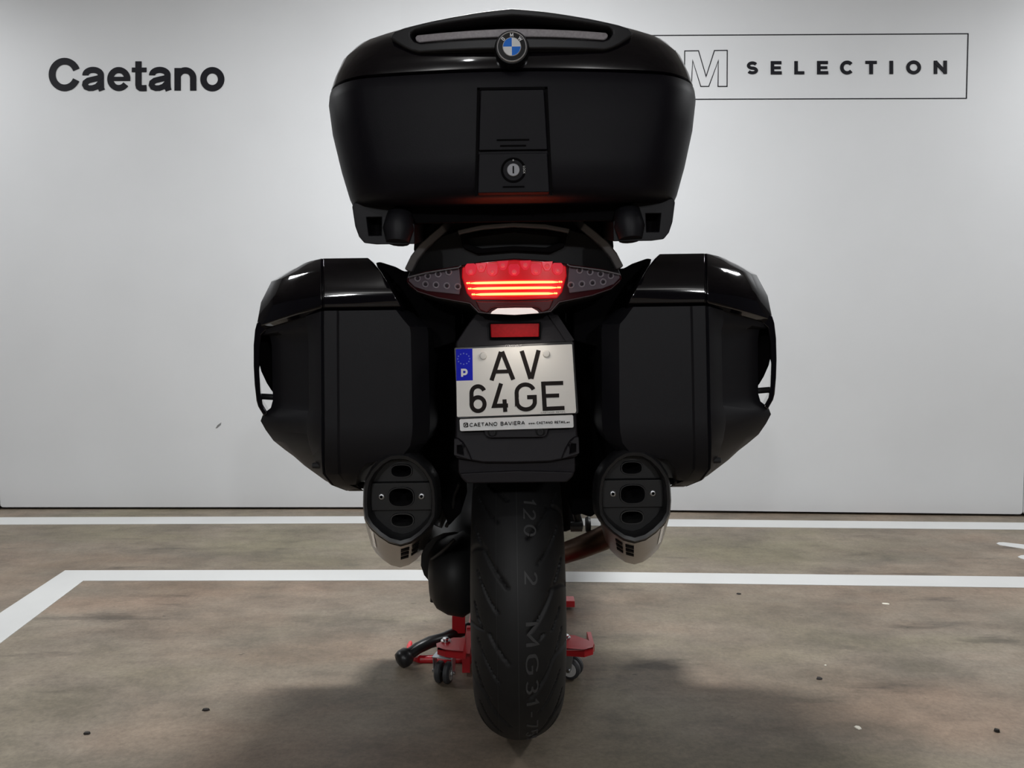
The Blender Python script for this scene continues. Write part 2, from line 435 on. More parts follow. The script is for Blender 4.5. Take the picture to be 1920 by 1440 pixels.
# scuff on the left board
m = Mb()
m.prism([(404, 803), (408, 797), (415, 792), (414, 797), (407, 803)], [], lambda x, y: wall_pt(x, y, 0.0008), lambda x, y: wall_pt(x, y, -0.0005))
scuff = m.build('scuff_mark', mat('scuff_grey', (0.20, 0.20, 0.20), 0.7), None, smooth=0)
tag(scuff, 'small grey slanted scuff mark on the white wall left of the pannier', 'scuff mark')

# ------------------------------------------------------------------ wall lettering
def zm(x0, y0, k): return lambda x, y: (x0 + x / k, y0 + y / k)
Zl = zm(40, 60, 3.2)
wf = lambda Z, d: (lambda x, y: wall_pt(*Z(x, y), d))
word = thing('wall_lettering', 'bold black seven-letter word on the white wall, left of the top case', 'lettering', (0, 0, 0))
def letter(strokes, Z, parent, name='letter', th=0.003):
    m = Mb()
    for q_, (pts, wd, cl) in enumerate(strokes): m.ribbon(pts, wd, wf(Z, th + 0.0006 * q_), wf(Z, -0.001 - 0.0003 * q_), cl)
    return m.build(name, DECAL, parent, smooth=0)
flip = lambda pts: pts
def yarc(cx, cy, rx, ry, a0, a1, n=24):                    # angles measured with y up, pixel rows down
    return [(x, 2 * cy - y) for x, y in arc(cx, cy, rx, ry, a0, a1, n)]
letter([(yarc(261, 256, 75, 80, 21, 337, 36), 40, False)], Zl, word)
def small_a(dx):
    bowl = [(478 + dx, 268), (470 + dx, 276), (430 + dx, 285), (402 + dx, 292), (386 + dx, 304), (383 + dx, 318), (390 + dx, 331), (408 + dx, 338), (430 + dx, 337), (455 + dx, 328), (474 + dx, 308)]
    return [(yarc(432 + dx, 258, 46, 30, 185, 0, 18)[0:] + [(478 + dx, 300), (479 + dx, 335), (485 + dx, 352)], 36, False), (bowl, 33, False)]
letter(small_a(0), Zl, word)
letter([(yarc(586, 283, 51, 54, 2, 325, 30), 36, False), ([(536, 282), (654, 282)], 24, False)], Zl, word)
letter([([(704, 177), (704, 318)] + [(707, 330), (716, 337), (732, 338), (752, 337)], 37, False), ([(665, 228), (752, 228)], 27, False)], Zl, word)
letter(small_a(400), Zl, word)
letter([([(939, 217), (939, 352)], 38, False), ([(939, 285)] + yarc(985.5, 277, 47, 46, 170, 0, 16) + [(1033, 352)], 37, False)], Zl, word)
letter([(yarc(1147, 284, 53, 54, 0, 350, 35), 38, True)], Zl, word)

Zr = zm(1220, 40, 1920 / 680)
sign = thing('framed_sign', 'thin black framed logo sign with outlined letters on the wall right of the top case', 'sign')
# frame, running on behind the top case
m = Mb(); m.ribbon([(-1200, 82), (1680, 66), (1671, 408), (-1200, 418)], 5.0, wf(Zr, 0.002), wf(Zr, -0.001), True)
m.build('frame', DECAL, sign, smooth=0)
def outline_M(dx):
    return [(180 + dx, 157), (253 + dx, 156), (293 + dx, 292), (337 + dx, 155), (405 + dx, 154), (404 + dx, 345), (356 + dx, 345), (358 + dx, 208), (307 + dx, 345), (265 + dx, 345), (222 + dx, 208), (215 + dx, 345), (178 + dx, 346)]
def olet(pts):
    m = Mb(); m.ribbon(pts, 4.6, wf(Zr, 0.002), wf(Zr, -0.001), True); m.build('outlined_letter', DECAL, sign, smooth=0)
olet(outline_M(0))
u0 = -60                                                   # the letters that the top case hides from here
olet([(u0, 157), (u0 + 50, 157), (u0 + 50, 270), (u0 + 62, 295), (u0 + 95, 303), (u0 + 128, 295), (u0 + 140, 270), (u0 + 140, 157), (u0 + 190, 157), (u0 + 190, 275), (u0 + 165, 330), (u0 + 95, 348), (u0 + 25, 330), (u0, 275)])
olet([(-150, 157), (-100, 157), (-100, 346), (-150, 346)])
olet(outline_M(-600))
e0 = -620
olet([(e0, 157), (e0 + 150, 157), (e0 + 150, 198), (e0 + 50, 198), (e0 + 50, 230), (e0 + 140, 230), (e0 + 140, 270), (e0 + 50, 270), (e0 + 50, 304), (e0 + 150, 304), (e0 + 150, 346), (e0, 346)])
r0 = -830
olet([(r0, 157), (r0 + 110, 157), (r0 + 160, 180), (r0 + 172, 222), (r0 + 150, 265), (r0 + 125, 278), (r0 + 175, 346), (r0 + 118, 346), (r0 + 76, 284), (r0 + 50, 284), (r0 + 50, 346), (r0, 346)])
p0 = -1020
olet([(p0, 157), (p0 + 110, 157), (p0 + 158, 182), (p0 + 170, 222), (p0 + 155, 262), (p0 + 110, 286), (p0 + 50, 286), (p0 + 50, 346), (p0, 346)])
letters = [('S', 508, 568), ('E', 635, 692), ('L', 760, 812), ('E', 880, 938), ('C', 1003, 1072), ('T', 1136, 1196), ('I', 1263, 1283), ('O', 1352, 1430), ('N', 1498, 1567)]
for ch, x0, x1 in letters:
    w_, st = G(ch)
    yb, yt = 282 - (x0 - 508) * 0.003, 212 - (x0 - 508) * 0.003
    hw = 9
    xs = [p[0] for s_ in st for p in s_]; mn, mx_ = min(xs), max(xs)
    def mp(p):
        u = 0.5 if mx_ - mn < 1e-6 else (p[0] - mn) / (mx_ - mn)
        return (x0 + hw + u * (x1 - x0 - 2 * hw), yb - hw + (yt - yb + 2 * hw) * p[1]) if ch not in 'TEL' else ((x0 + (hw if ch in 'EL' else 0)) + u * (x1 - x0 - (hw if ch in 'EL' else 0)), yb - (hw) * 1.0 + (yt - yb + 2 * hw) * p[1])
    if ch == 'T': strokes = [([(x0, yt + 8), (x1, yt + 8)], 16, False), ([((x0 + x1) / 2, yt), ((x0 + x1) / 2, yb)], 19, False)]
    elif ch == 'I': strokes = [([(x0 + 10, yt), (x0 + 10, yb)], 19, False)]
    elif ch == 'N': strokes = [([(x0 + 9, yb), (x0 + 9, yt)], 18, False), ([(x1 - 9, yb), (x1 - 9, yt)], 18, False), ([(x0 + 7, yt + 6), (x1 - 7, yb - 6)], 18, False)]
    elif ch == 'E': strokes = [([(x0 + 9, yt), (x0 + 9, yb)], 18, False), ([(x0, yt + 8), (x1 - 1, yt + 8)], 16, False), ([(x0, (yt + yb) / 2), (x1 - 5, (yt + yb) / 2)], 14, False), ([(x0, yb - 8), (x1, yb - 8)], 16, False)]
    elif ch == 'L': strokes = [([(x0 + 9, yt), (x0 + 9, yb)], 18, False), ([(x0, yb - 8), (x1, yb - 8)], 16, False)]
    elif ch == 'O': strokes = [(yarc((x0 + x1) / 2, (yt + yb) / 2, (x1 - x0) / 2 - 9, (yb - yt) / 2 - 7, 0, 350, 30), 18, True)]
    elif ch == 'C': strokes = [(yarc(x0 + 36, (yt + yb) / 2, 28, (yb - yt) / 2 - 7, 40, 320, 24), 18, False)]
    else: strokes = [([mp(p) for p in s_], 16, False) for s_ in st]
    letter(strokes, Zr, sign)

# ------------------------------------------------------------------ small litter on the floor
def chip(px, py, w, d, h, material, name, label, cat, seed):
    rnd = random.Random(seed); c = floor_pt(px, py)
    n = 7; ring = [(c.x + w * math.cos(2 * math.pi * k / n) * rnd.uniform(.6, 1), c.y + d * math.sin(2 * math.pi * k / n) * rnd.uniform(.6, 1)) for k in range(n)]
    m = Mb(); m.loft([[(x, y, 0.0005) for x, y in ring], [(c.x + (x - c.x) * .8, c.y + (y - c.y) * .8, h) for x, y in ring]])
    tag(m.build(name, material, None), label, cat)
DARKG = mat('dark_grit', (0.02, 0.017, 0.015), 0.8)
PAPER = mat('pale_flake', (0.75, 0.72, 0.62), 0.6)
chip(1609, 1365, 0.010, 0.012, 0.002, PAPER, 'paint_flake', 'pale flake lying on the concrete at the lower right', 'flake', 1)
chip(1869, 1372, 0.007, 0.008, 0.006, DARKG, 'grit_pebble', 'tiny black pebble on the concrete near the right lower corner', 'pebble', 2)
chip(163, 1376, 0.011, 0.007, 0.004, DARKG, 'grit_pebble', 'tiny dark crumb on the concrete at the lower left', 'pebble', 3)
chip(387, 1332, 0.012, 0.008, 0.004, DARKG, 'grit_pebble', 'dark crumb on the concrete left of the shadow edge', 'pebble', 4)
chip(1536, 1371 - 98, 0.010, 0.010, 0.003, DARKG, 'grit_pebble', 'brown crumb on the concrete right of the dolly', 'pebble', 5)
chip(1385, 1114, 0.010, 0.008, 0.003, DARKG, 'grit_pebble', 'small dark crumb just in front of the near painted line', 'pebble', 6)
chip(1660, 1132, 0.018, 0.012, 0.001, PAPER, 'paint_flake', 'pale flake just in front of the near painted line', 'flake', 7)
chip(1548, 1248, 0.004, 0.004, 0.002, PAPER, 'paint_flake', 'tiny pale speck on the concrete right of the rear tyre', 'flake', 8)

# ================================================================== the motorcycle
ROLL = math.radians(0.75)
bike = thing('motorcycle', 'large black touring motorcycle seen from behind with top case, panniers and lit tail lamp', 'motorcycle', (0.0165, AX, 0))
bike.rotation_euler = (0, -ROLL, 0)

# ---- rear tyre with moulded grooves, lettering
R0, HW, CR = 0.320, 0.0918, 0.108
TY = -0.06                      # the tyre's axle, measured from the frame origin
def tyre_prof(t):               # t in -1..1 across the tread -> (x, radius)
    q = t * math.radians(100)
    x = HW * math.sin(min(abs(q), math.pi / 2)) * (1 if t >= 0 else -1) if abs(q) <= math.pi / 2 else HW * math.sin(abs(q)) * (1 if t >= 0 else -1)
    r = R0 - 0.086 * (1 - math.cos(q))
    return x, r
def groove_depth(s, t):         # s along the circumference (m), t across (-1..1)
    d = 0.0
    per = 0.170
    for side in (1, -1):
        u = t * side
        if u < 0.02: continue
        for k, (sh, u0, u1, cv, sl, wd) in enumerate(((0.0, 0.10, 0.62, 0.05, 0.17, 0.0042), (0.075, 0.36, 0.90, -0.05, 0.10, 0.0036), (0.125, 0.22, 0.55, 0.03, 0.10, 0.003))):
            if u < u0 or u > u1: continue
            e = (u - u0) / (u1 - u0)
            sc_ = sh + (0.08 if side < 0 else 0) + sl * e * 0.55 + cv * e * e
            ds = abs((s - sc_ + per / 2) % per - per / 2)
            wl = wd * (0.45 + 0.55 * math.sin(math.pi * min(1, max(0, e))))
            wl *= 1.25
            if ds < wl * 1.6: d = max(d, 0.005 * min(1, (1.6 * wl - ds) / (0.8 * wl)))
    return d
NS, NT = 640, 84
m = Mb(); rings = []
zc, yc = R0 + 0.0, TY
for i in range(NS):
    an = 2 * math.pi * i / NS; s_ = an * R0; ring = []
    ca, sa = math.cos(an), math.sin(an)
    for j in range(NT + 1):
        t = -1 + 2 * j / NT
        x, r = tyre_prof(t)
        g = groove_depth(s_, t) if abs(t) < 0.92 else 0
        r -= g * math.cos(t * 1.2); x -= g * math.sin(t * 1.2) * 0.6
        ring.append((x, yc - r * ca, zc + r * sa))
    for x, r in ((0.086, 0.228), (0.078, 0.216), (-0.078, 0.216), (-0.086, 0.228)):
        ring.append((x, yc - r * ca, zc + r * sa))
    rings.append(ring)
rings.append(rings[0])
m.loft(rings, False, False)
tyre = m.build('rear_tyre', RUB, bike, smooth=60)
def tyre_pt(x, s, off):         # a point on the tread at lateral x, arc length s above the axle-height rear point
    q = math.asin(max(-1, min(1, x / HW))); r = R0 - 0.086 * (1 - math.cos(q)) + off
    an = s / R0
    return (x, TY - r * math.cos(an), zc + r * math.sin(an))
def s_for_row(v):               # arc length whose projection falls on pixel row v
    best = 0, 1e9
    for k in range(-500, 400):
        s = k * 0.001
        p = tyre_pt(0.0, s, 0); Y = p[1] + AX
        rz = (p[2] - H); yy = Y * CP - rz * SP; zz = Y * SP + rz * CP
        row = 720 - F * zz / yy
        if abs(row - v) < best[1]: best = s, abs(row - v)
    return best[0]
def tyre_text(txt, v0, v1, x0=0.013, hgt=0.021, wgt=0.16):
    s0, s1 = s_for_row(v0), s_for_row(v1)
    gl, tot = text_strokes(txt, 0.28)
    for ch, xo, wd, st in gl:
        m = Mb()
        for q_, pts in enumerate(st):
            dn = []
            for a_, b_ in zip(pts, pts[1:]):
                dn += [a_, ((a_[0] + b_[0]) / 2, (a_[1] + b_[1]) / 2)]
            dn.append(pts[-1])
            f = lambda off: (lambda u, v: tyre_pt(x0 + v * hgt, s0 + (s1 - s0) * (xo + u) / tot, off))
            m.ribbon(dn, wgt, f(0.0009 + 0.0001 * q_), f(-0.002))
        m.build('tyre_letter', RUBL, tyre, smooth=0)
tyre_text('120', 935, 1005, wgt=0.13)
tyre_text('2', 1073, 1098, wgt=0.14)
tyre_text('MG31-75SP11', 1168, 1372, wgt=0.13)
m = Mb()
for xx, wd in ((-0.001, 0.0007), (-0.040, 0.0005)):
    ss = [-0.36 + 0.01 * k for k in range(70)]
    m.ribbon([(xx, s) for s in ss], wd, lambda x, s: tyre_pt(x, s, 0.0006), lambda x, s: tyre_pt(x, s, -0.001))
m.build('mould_line', mat('mould_line', (0.05, 0.05, 0.052), 0.5), tyre, smooth=0)
m = Mb(); m.lathe([(-0.080, 0.222), (-0.075, 0.205), (-0.03, 0.195), (0.03, 0.195), (0.075, 0.205), (0.080, 0.222)], (0, TY, R0), 'x', 64)
for k in range(5):
    q = 2 * math.pi * k / 5
    m.tube([(0.0, TY + 0.04 * math.cos(q), R0 + 0.04 * math.sin(q)), (0.03, TY + 0.205 * math.cos(q), R0 + 0.205 * math.sin(q))], [0.03, 0.02], 8)
m.lathe([(-0.06, 0.06), (0.06, 0.05)], (0, TY, R0), 'x', 24, cap=True)
m.build('rear_rim', mat('rim_grey', (0.05, 0.05, 0.055), 0.4, metal=0.6), bike)
m = Mb(); m.lathe([(0.078, 0.085), (0.078, 0.155), (0.083, 0.155), (0.083, 0.085)], (0, TY, R0), 'x', 48)
m.build('brake_disc', ALU, bike)

# ---- top case
case = Mb()
def rr_ring(wd, yr, yf, r1, r2, bulge, z, nE=22, nC=9):
    P = []
    def yb(x): return bulge * (1 - (x / wd) ** 2)
    for k in range(nE + 1):
        x = -(wd - r1) + 2 * (wd - r1) * k / nE; P.append((x, yr))
    for k in range(1, nC + 1):
        q = math.pi / 2 * k / nC; P.append((wd - r1 + r1 * math.sin(q), yr + r1 * (1 - math.cos(q))))
    for k in range(0, nC + 1):
        q = math.pi / 2 * k / nC; P.append((wd - r2 + r2 * math.cos(q), yf - r2 + r2 * math.sin(q)))
    for k in range(0, nC + 1):
        q = math.pi / 2 * k / nC; P.append((-(wd - r2) - r2 * math.sin(q), yf - r2 + r2 * math.cos(q)))
    for k in range(0, nC):
        q = math.pi / 2 * k / nC; P.append((-(wd - r1) - r1 * math.cos(q), yr + r1 - r1 * math.sin(q)))
    mid = (yr + yf) / 2
    return [(x, (y - yb(x) * max(0, min(1, (mid - y) / (mid - yr)))) - AX, z) for x, y in P]
YS = 1.28                       # where the case is widest
CY = 1.222                      # rear corners; the middle bulges 35 mm further back
BUL = 0.036
rings = []
zs = [(390, 296, 0.020), (383, 302, 0.008), (372, 306, 0.002), (320, 320, 0), (250, 335, 0), (195, 341, 0), (181, 340, 0.002), (173, 338.5, 0.004), (169.5, 334, 0.010)]
for v, a, dy in zs:
    rings.append(rr_ring(Xa(a, YS), CY + dy, 1.66 - dy, 0.075, 0.10, BUL, Zv(v - 2, YS)))
case.loft(rings)
body = case.build('top_case', TOPC, bike, smooth=40)
# lid
lid = Mb(); rings = []
for v, a, dy, r1 in [(169.5, 332, 0.006, 0.075), (166, 337, 0.001, 0.078), (145, 332, 0.000, 0.085), (110, 321, 0.008, 0.09), (86, 309, 0.020, 0.10), (70, 291, 0.036, 0.11), (60, 262, 0.055, 0.11), (53, 225, 0.075, 0.11), (49, 160, 0.105, 0.09), (47, 80, 0.14, 0.05)]:
    rings.append(rr_ring(Xa(a, YS), CY + dy, 1.66 - dy * 0.8, r1, 0.10, BUL, Zv(v, YS)))
lid.loft(rings)
lid.build('lid', GLOSS, body, smooth=50)
# spoiler with recess on the lid
kb = 0.85
def bent(Y0, k=kb):
    def f(a, v):
        p = B(a, v, Y0); return Vector((p.x, p.y + k * p.x * p.x, p.z))
    return f
def ext(fn, d, dz=0.0, shr=1.0):
    def f(a, v):
        p = fn(a, v); return Vector((p.x * shr, p.y + d, p.z + dz))
    return f
def sub(half, step=14):         # resample long straight edges so the bend can follow
    out = []
    for p, q in zip(half, half[1:]):
        n = max(1, int(max(abs(q[0] - p[0]), abs(q[1] - p[1]) / 2) / step))
        out += [(p[0] + (q[0] - p[0]) * k / n, p[1] + (q[1] - p[1]) * k / n) for k in range(n)]
    return out + [half[-1]]
YSP = 1.172
so = mirror(sub([(0, 15), (60, 20), (150, 30), (205, 37), (224, 41), (234, 52), (222, 62), (206, 74), (192, 82), (176, 87), (110, 89), (55, 90), (0, 91)]))
sh = mirror(sub([(0, 28), (60, 32), (150, 39), (184, 43), (193, 49), (193, 56), (186, 66), (174, 71), (100, 71), (0, 71)]))
m = Mb(); fn = bent(YSP)
m.prism(so, [sh], fn, ext(fn, 0.10, 0.0, 0.99))
m.build('spoiler', SPOIL, body, smooth=30, bevel=0.0028, bseg=3)
m = Mb(); fn = bent(YSP + 0.030)
m.prism(mirror(sub([(0, 24), (198, 40), (205, 60), (180, 76), (0, 76)])), [], fn, ext(fn, 0.06))
m.build('spoiler_recess', DEEP, body, smooth=30)
m = Mb()
def fn(a, v):
    return bent(YSP + 0.010)(a, v)
m.prism(mirror(sub([(0, 53), (100, 54), (180, 54), (184, 58), (182, 65), (176, 69), (0, 69)])), [], fn, ext(fn, 0.016))
m.build('lamp_strip', STRIPG, body, smooth=30, bevel=0.002)
# badge
bc = B(0, 88, 1.166); br = Xa(27.5, 1.166)
bf = lambda y: (lambda u, v: Vector((bc.x + u * br, bc.y + y, bc.z + v * br)))
m = Mb()
m.lathe([(0.030, 1.16 * br), (0.004, 1.16 * br), (0.0005, 1.08 * br), (0.0005, 0.98 * br)], bc, 'y', 48, 0)
m.lathe([(0.0005, 1.0 * br), (-0.0022, 0.985 * br), (-0.0028, 0.96 * br), (-0.0022, 0.93 * br), (0.0005, 0.915 * br)], bc, 'y', 48, 1)
m.lathe([(0.0003, 0.92 * br), (-0.0006, 0.90 * br), (-0.0010, 0.61 * br), (-0.0010, 0.001)], bc, 'y', 48, 0)
m.lathe([(-0.0008, 0.625 * br), (-0.0018, 0.615 * br), (-0.0022, 0.595 * br), (-0.0014, 0.56 * br)], bc, 'y', 48, 4)
for q in range(4):
    pts = [(0, 0)] + arc(0, 0, 0.58, 0.58, q * 90, q * 90 + 90, 10)
    m.prism(pts, [], bf(-0.0018), bf(-0.0005), 3 if q in (0, 2) else 2)
def badge_letter(ch, ang, hgt=0.21, wgt=0.2):
    w_, st = G(ch)
    for pts in st:
        def f(y):
            def g_(u, v):
                lx, ly = (u - w_ / 2) * hgt * 1.15, 0.66 + v * hgt
                c_, s_ = math.cos(ang), math.sin(ang)
                return bf(y)(lx * c_ + ly * s_, -lx * s_ + ly * c_)
            return g_
        m.ribbon(pts, wgt, f(-0.0016), f(-0.0004), mi=4)
badge_letter('B', math.radians(-48)); badge_letter('M', 0); badge_letter('W', math.radians(48))
m.build('badge', [mat('badge_black', (0.008, 0.008, 0.009), 0.4, spec=0.2), mat('badge_rim', (0.80, 0.80, 0.83), 0.35, metal=0.25), BADGEB, BADGEW, mat('badge_silver', (0.82, 0.82, 0.84), 0.35, metal=0.15)], body, smooth=40)
# latch flap, lock panel
YF = 1.181
def panel(name, pts, Y, d, parent, mt, bev=0.002, holes=()):
    m = Mb(); fn = lambda a, v: B(a, v, Y)
    m.prism(pts, holes, fn, ext(fn, d))
    return m.build(name, mt, parent, smooth=30, bevel=bev)
panel('latch_flap', [(-60, 168), (60, 168), (63, 226), (65, 281), (-65, 281), (-63, 226)], YF, 0.02, body, TOPC)
panel('lock_panel', [(-65, 287), (65, 287), (68, 361), (-68, 361)], YF, 0.02, body, TOPC)
for v, a in ((262, 60), (273, 48), (350, 40)):
    Mb().box(B(0, v, YF - 0.0005), (Xa(a, YF), 0.003, 0.0018)).build('finger_rib', DEEP, body, smooth=0)
m = Mb()
for s_ in (-1, 1):
    m.add([B(s_ * a, v, YF + 0.0035) for a, v in ((61, 164), (66, 164), (73, 367), (68, 367))], [(0, 1, 2, 3)])
m.add([B(a, v, YF + 0.0035) for a, v in ((-66, 163), (66, 163), (66, 168), (-66, 168))], [(0, 1, 2, 3)])
m.build('latch_gap', DEEP, body, smooth=0)
lc = B(0, 319, YF)
m = Mb(); lr = Xa(23, YF)
m.lathe([(0.004, lr * 1.02), (-0.0015, lr), (-0.002, lr * .93), (0.0, lr * .82), (0.0008, lr * .55), (0.0008, 0.0005)], lc, 'y', 40)
m.build('lock_bezel', DEEP, body, smooth=40)
m = Mb(); lr = Xa(12, YF)
m.lathe([(0.004, lr), (-0.0022, lr), (-0.003, lr * .92), (-0.003, 0.0005)], lc, 'y', 32, 0)
m.box((lc.x, lc.y - 0.0031, lc.z), (0.0022, 0.0006, 0.011), 1)
m.build('lock_cylinder', [mat('lock_alloy', (0.30, 0.30, 0.32), 0.45, metal=0.4), DEEP], body, smooth=40)
m = Mb(); m.lathe([(0.001, 0.0012), (-0.0022, 0.0012), (-0.0024, 0.0003)], B(0, 301, YF), 'y', 10, cap=True)
gl, tot = text_strokes('LOCK', 0.2)
for ch, xo, wd, st in gl:
    for pts in st:
        f = lambda y: (lambda u, v: Vector((lc.x + 0.0150 + v * 0.0028, lc.y + y, lc.z + 0.0055 - (xo + u) / tot * 0.011)))
        m.ribbon(pts, 0.2, f(-0.0024), f(0.001))
m.build('lock_marking', mat('lock_mark_white', (0.55, 0.55, 0.55), 0.5), body, smooth=0)
# lower shell and feet
YB = 1.262
fn = lambda a, v: B(a, v, YB)
m = Mb(); m.prism(mirror([(0, 378), (150, 378), (206, 372), (230, 376), (300, 376), (290, 400), (240, 402), (196, 396), (186, 417), (0, 416)]), [], lambda a, v: B(a, v, YB + 0.006), ext(lambda a, v: B(a, v, YB + 0.006), 0.32, 0.06))
m.build('lower_shell', DEEP, body, smooth=30, bevel=0.004)
for s_ in (1, -1):
    m = Mb()
    out_ = [(226, 377), (301, 376), (303, 384), (298, 420), (291, 440), (281, 452), (258, 455), (186, 455), (186, 418), (210, 400)]
    hole = [(248, 404), (276, 404), (272, 438), (249, 438)]
    f = lambda a, v: B(s_ * a, v, YB - 0.002)
    m.prism(out_, [hole], f, ext(f, 0.30, 0.05, 1.0))
    m.build('foot', SATIN, body, smooth=30, bevel=0.0018)
    m = Mb(); f = lambda a, v: B(s_ * a, v, YB + 0.03)
    m.prism([(244, 400), (280, 400), (276, 442), (245, 442)], [], f, ext(f, 0.02)); m.build('foot_pocket', DEEP, body, smooth=0)
    m = Mb(); c0 = B(s_ * 218, 452, YB - 0.002); c1 = B(s_ * 212, 384, YB + 0.01)
    m.tube([c0, c0.lerp(c1, .35), c0.lerp(c1, .8), c1], [0.019, 0.026, 0.021, 0.005], 14)
    m.build('foot_boss', SATIN, body, smooth=50)

# ---- luggage carrier, tail, grab rails
fn = lambda a, v: B(a, v, 1.43)
m = Mb(); m.prism(mirror([(0, 405), (140, 405), (186, 440), (188, 468), (182, 476), (120, 476), (0, 476)]), [], fn, ext(fn, 0.3))
m.build('luggage_carrier', MATTE, bike, smooth=30, bevel=0.004)
kt = 1.15
fn = bent(1.375, kt)
m = Mb(); m.prism(mirror(sub([(0, 418), (60, 421), (106, 429), (135, 437), (166, 458), (188, 480), (201, 500), (208, 516), (204, 530), (186, 545), (150, 557), (86, 572), (68, 587), (0, 592)])), [], fn, ext(fn, 0.30, -0.01, 0.95))
tail = m.build('tail_cowl', MATTE, bike, smooth=30, bevel=0.005, bseg=3)
fn = bent(1.355, kt)
m = Mb(); m.prism(mirror(sub([(0, 417), (60, 420), (106, 428), (104, 436), (60, 428), (0, 425)])), [], fn, ext(fn, 0.05))
m.build('cowl_lit_edge', GREYP, tail, smooth=30, bevel=0.002)  # lit upper edge of the cowl, its brightness given by pale grey
fn = bent(1.362, kt)
m = Mb(); m.prism(mirror(sub([(0, 426), (102, 437), (96, 462), (70, 474), (0, 470)])), [mirror(sub([(0, 434), (88, 443), (84, 456), (60, 464), (0, 461)]))], fn, ext(fn, 0.03))
m.build('cowl_recess', DEEP, tail, smooth=30, bevel=0.002)
for s_ in (1, -1):
    P = [(110, 408, 1.44), (130, 426, 1.395), (151, 443, 1.39), (171, 461, 1.388), (187, 481, 1.392), (199, 505, 1.40)]
    m = Mb(); rings = []
    for i, (a, v, Y) in enumerate(P):
        c = B(s_ * a, v, Y); q = math.radians(-42 - 8 * (i - 2))
        tx, tz = math.cos(q) * s_, math.sin(q)
        nx, nz = -tz * s_, tx * s_
        w_, d_ = 0.0068, 0.05
        rings.append([(c.x + nx * w_, c.y - 0.004, c.z + nz * w_), (c.x - nx * w_, c.y + 0.0, c.z - nz * w_), (c.x - nx * w_, c.y + d_, c.z - nz * w_), (c.x + nx * w_, c.y + d_, c.z + nz * w_)])
    m.loft(rings)
    m.build('grab_rail', GREYP, bike, smooth=40, bevel=0.003)
# tail side panels joining tail to panniers
for s_ in (1, -1):
    f = lambda a, v: B(s_ * a, v, 1.50)
    m = Mb(); m.prism([(150, 500), (206, 506), (222, 497), (252, 487), (268, 492), (240, 575), (232, 640), (180, 660), (110, 640), (110, 560)], [], f, ext(f, 0.35))
    m.build('side_panel', DEEP if s_ < 0 else DEEP, bike, smooth=30, bevel=0.004)

# ---- tail lamp
YL = 1.352
lamp = Mb(); fn = bent(YL, kt)
lamp.prism(mirror(sub([(0, 484), (58, 488), (103, 495), (170, 503), (206, 512), (209, 521), (200, 533), (184, 544), (148, 555), (84, 568), (68, 585), (40, 589), (0, 590)])), [], fn, ext(fn, 0.03))
lampo = lamp.build('tail_lamp', HOUSRED, bike, smooth=30, bevel=0.003, bseg=3)
fn = bent(YL - 0.004, kt)
m = Mb(); m.prism(mirror(sub([(0, 487), (58, 491), (98, 499), (99, 518), (90, 548), (80, 560), (0, 562)])), [], fn, ext(fn, 0.012))
m.build('red_lens', LENSRED, lampo, smooth=30, bevel=0.002)
fn = bent(YL - 0.006, kt)
for a, v in ((-82, 505), (-41, 507), (0, 508), (41, 507), (82, 506)):
    r_ = 9.5
    m = Mb(); m.prism([(a - 11, v - 8), (a - 7, v - 13), (a + 7, v - 13), (a + 11, v - 8), (a + 10, v + 4), (a + 5, v + 9), (a - 5, v + 9), (a - 10, v + 4)], [], fn, ext(fn, 0.006)); m.build('brake_cell', LENSRIM, lampo, smooth=30, bevel=0.0008)
for a, v in ((-62, 499), (-21, 496), (21, 496), (62, 498)):
    m = Mb(); m.prism([(a - 11, v - 7), (a + 11, v - 8), (a + 8, v + 4), (a + 4, v + 10), (a - 4, v + 10), (a - 8, v + 4)], [], fn, ext(fn, 0.006)); m.build('brake_cell', LENSRIM, lampo, smooth=30, bevel=0.0008)
for a, v in ((-82, 508), (-62, 500), (-41, 509), (-21, 497), (0, 510), (21, 497), (41, 509), (62, 499), (82, 508)):
    p = bent(YL - 0.0075, kt)(a, v)
    m = Mb(); m.lathe([(0.003, 0.0046), (0.0, 0.0044), (-0.0022, 0.003), (-0.003, 0.0006)], p, 'y', 14, cap=True)
    m.build('brake_led', LEDRED, lampo, smooth=60)
for v, a in ((529.5, 92), (540, 89), (551, 82)):
    fn = bent(YL - 0.0065, kt)
    hot = mirror(sub([(0, v - 2.3), (a * .78, v - 2.1), (a * .90, v - 0.9), (a * .90, v + 0.7), (a * .78, v + 2.0), (0, v + 2.3)], 8))
    m = Mb(); m.prism(hot, [], ext(fn, -0.0015), ext(fn, 0.004), 1)
    edge = mirror(sub([(0, v - 4.4), (a * .95, v - 3.6), (a, v - 0.5), (a * .96, v + 2.6), (0, v + 4.4)], 8))
    m.prism(edge, [], fn, ext(fn, 0.006), 0)
    for s_ in (-1, 1):
        for k in (0.925, 0.965):
            p = ext(fn, -0.001)(s_ * a * k, v - 0.6); m.lathe([(0.002, 0.0018), (-0.001, 0.0014), (-0.0014, 0.0003)], p, 'y', 8, 1, cap=True)
    m.build('light_guide', [BARRED, BARHOT], lampo, smooth=30)
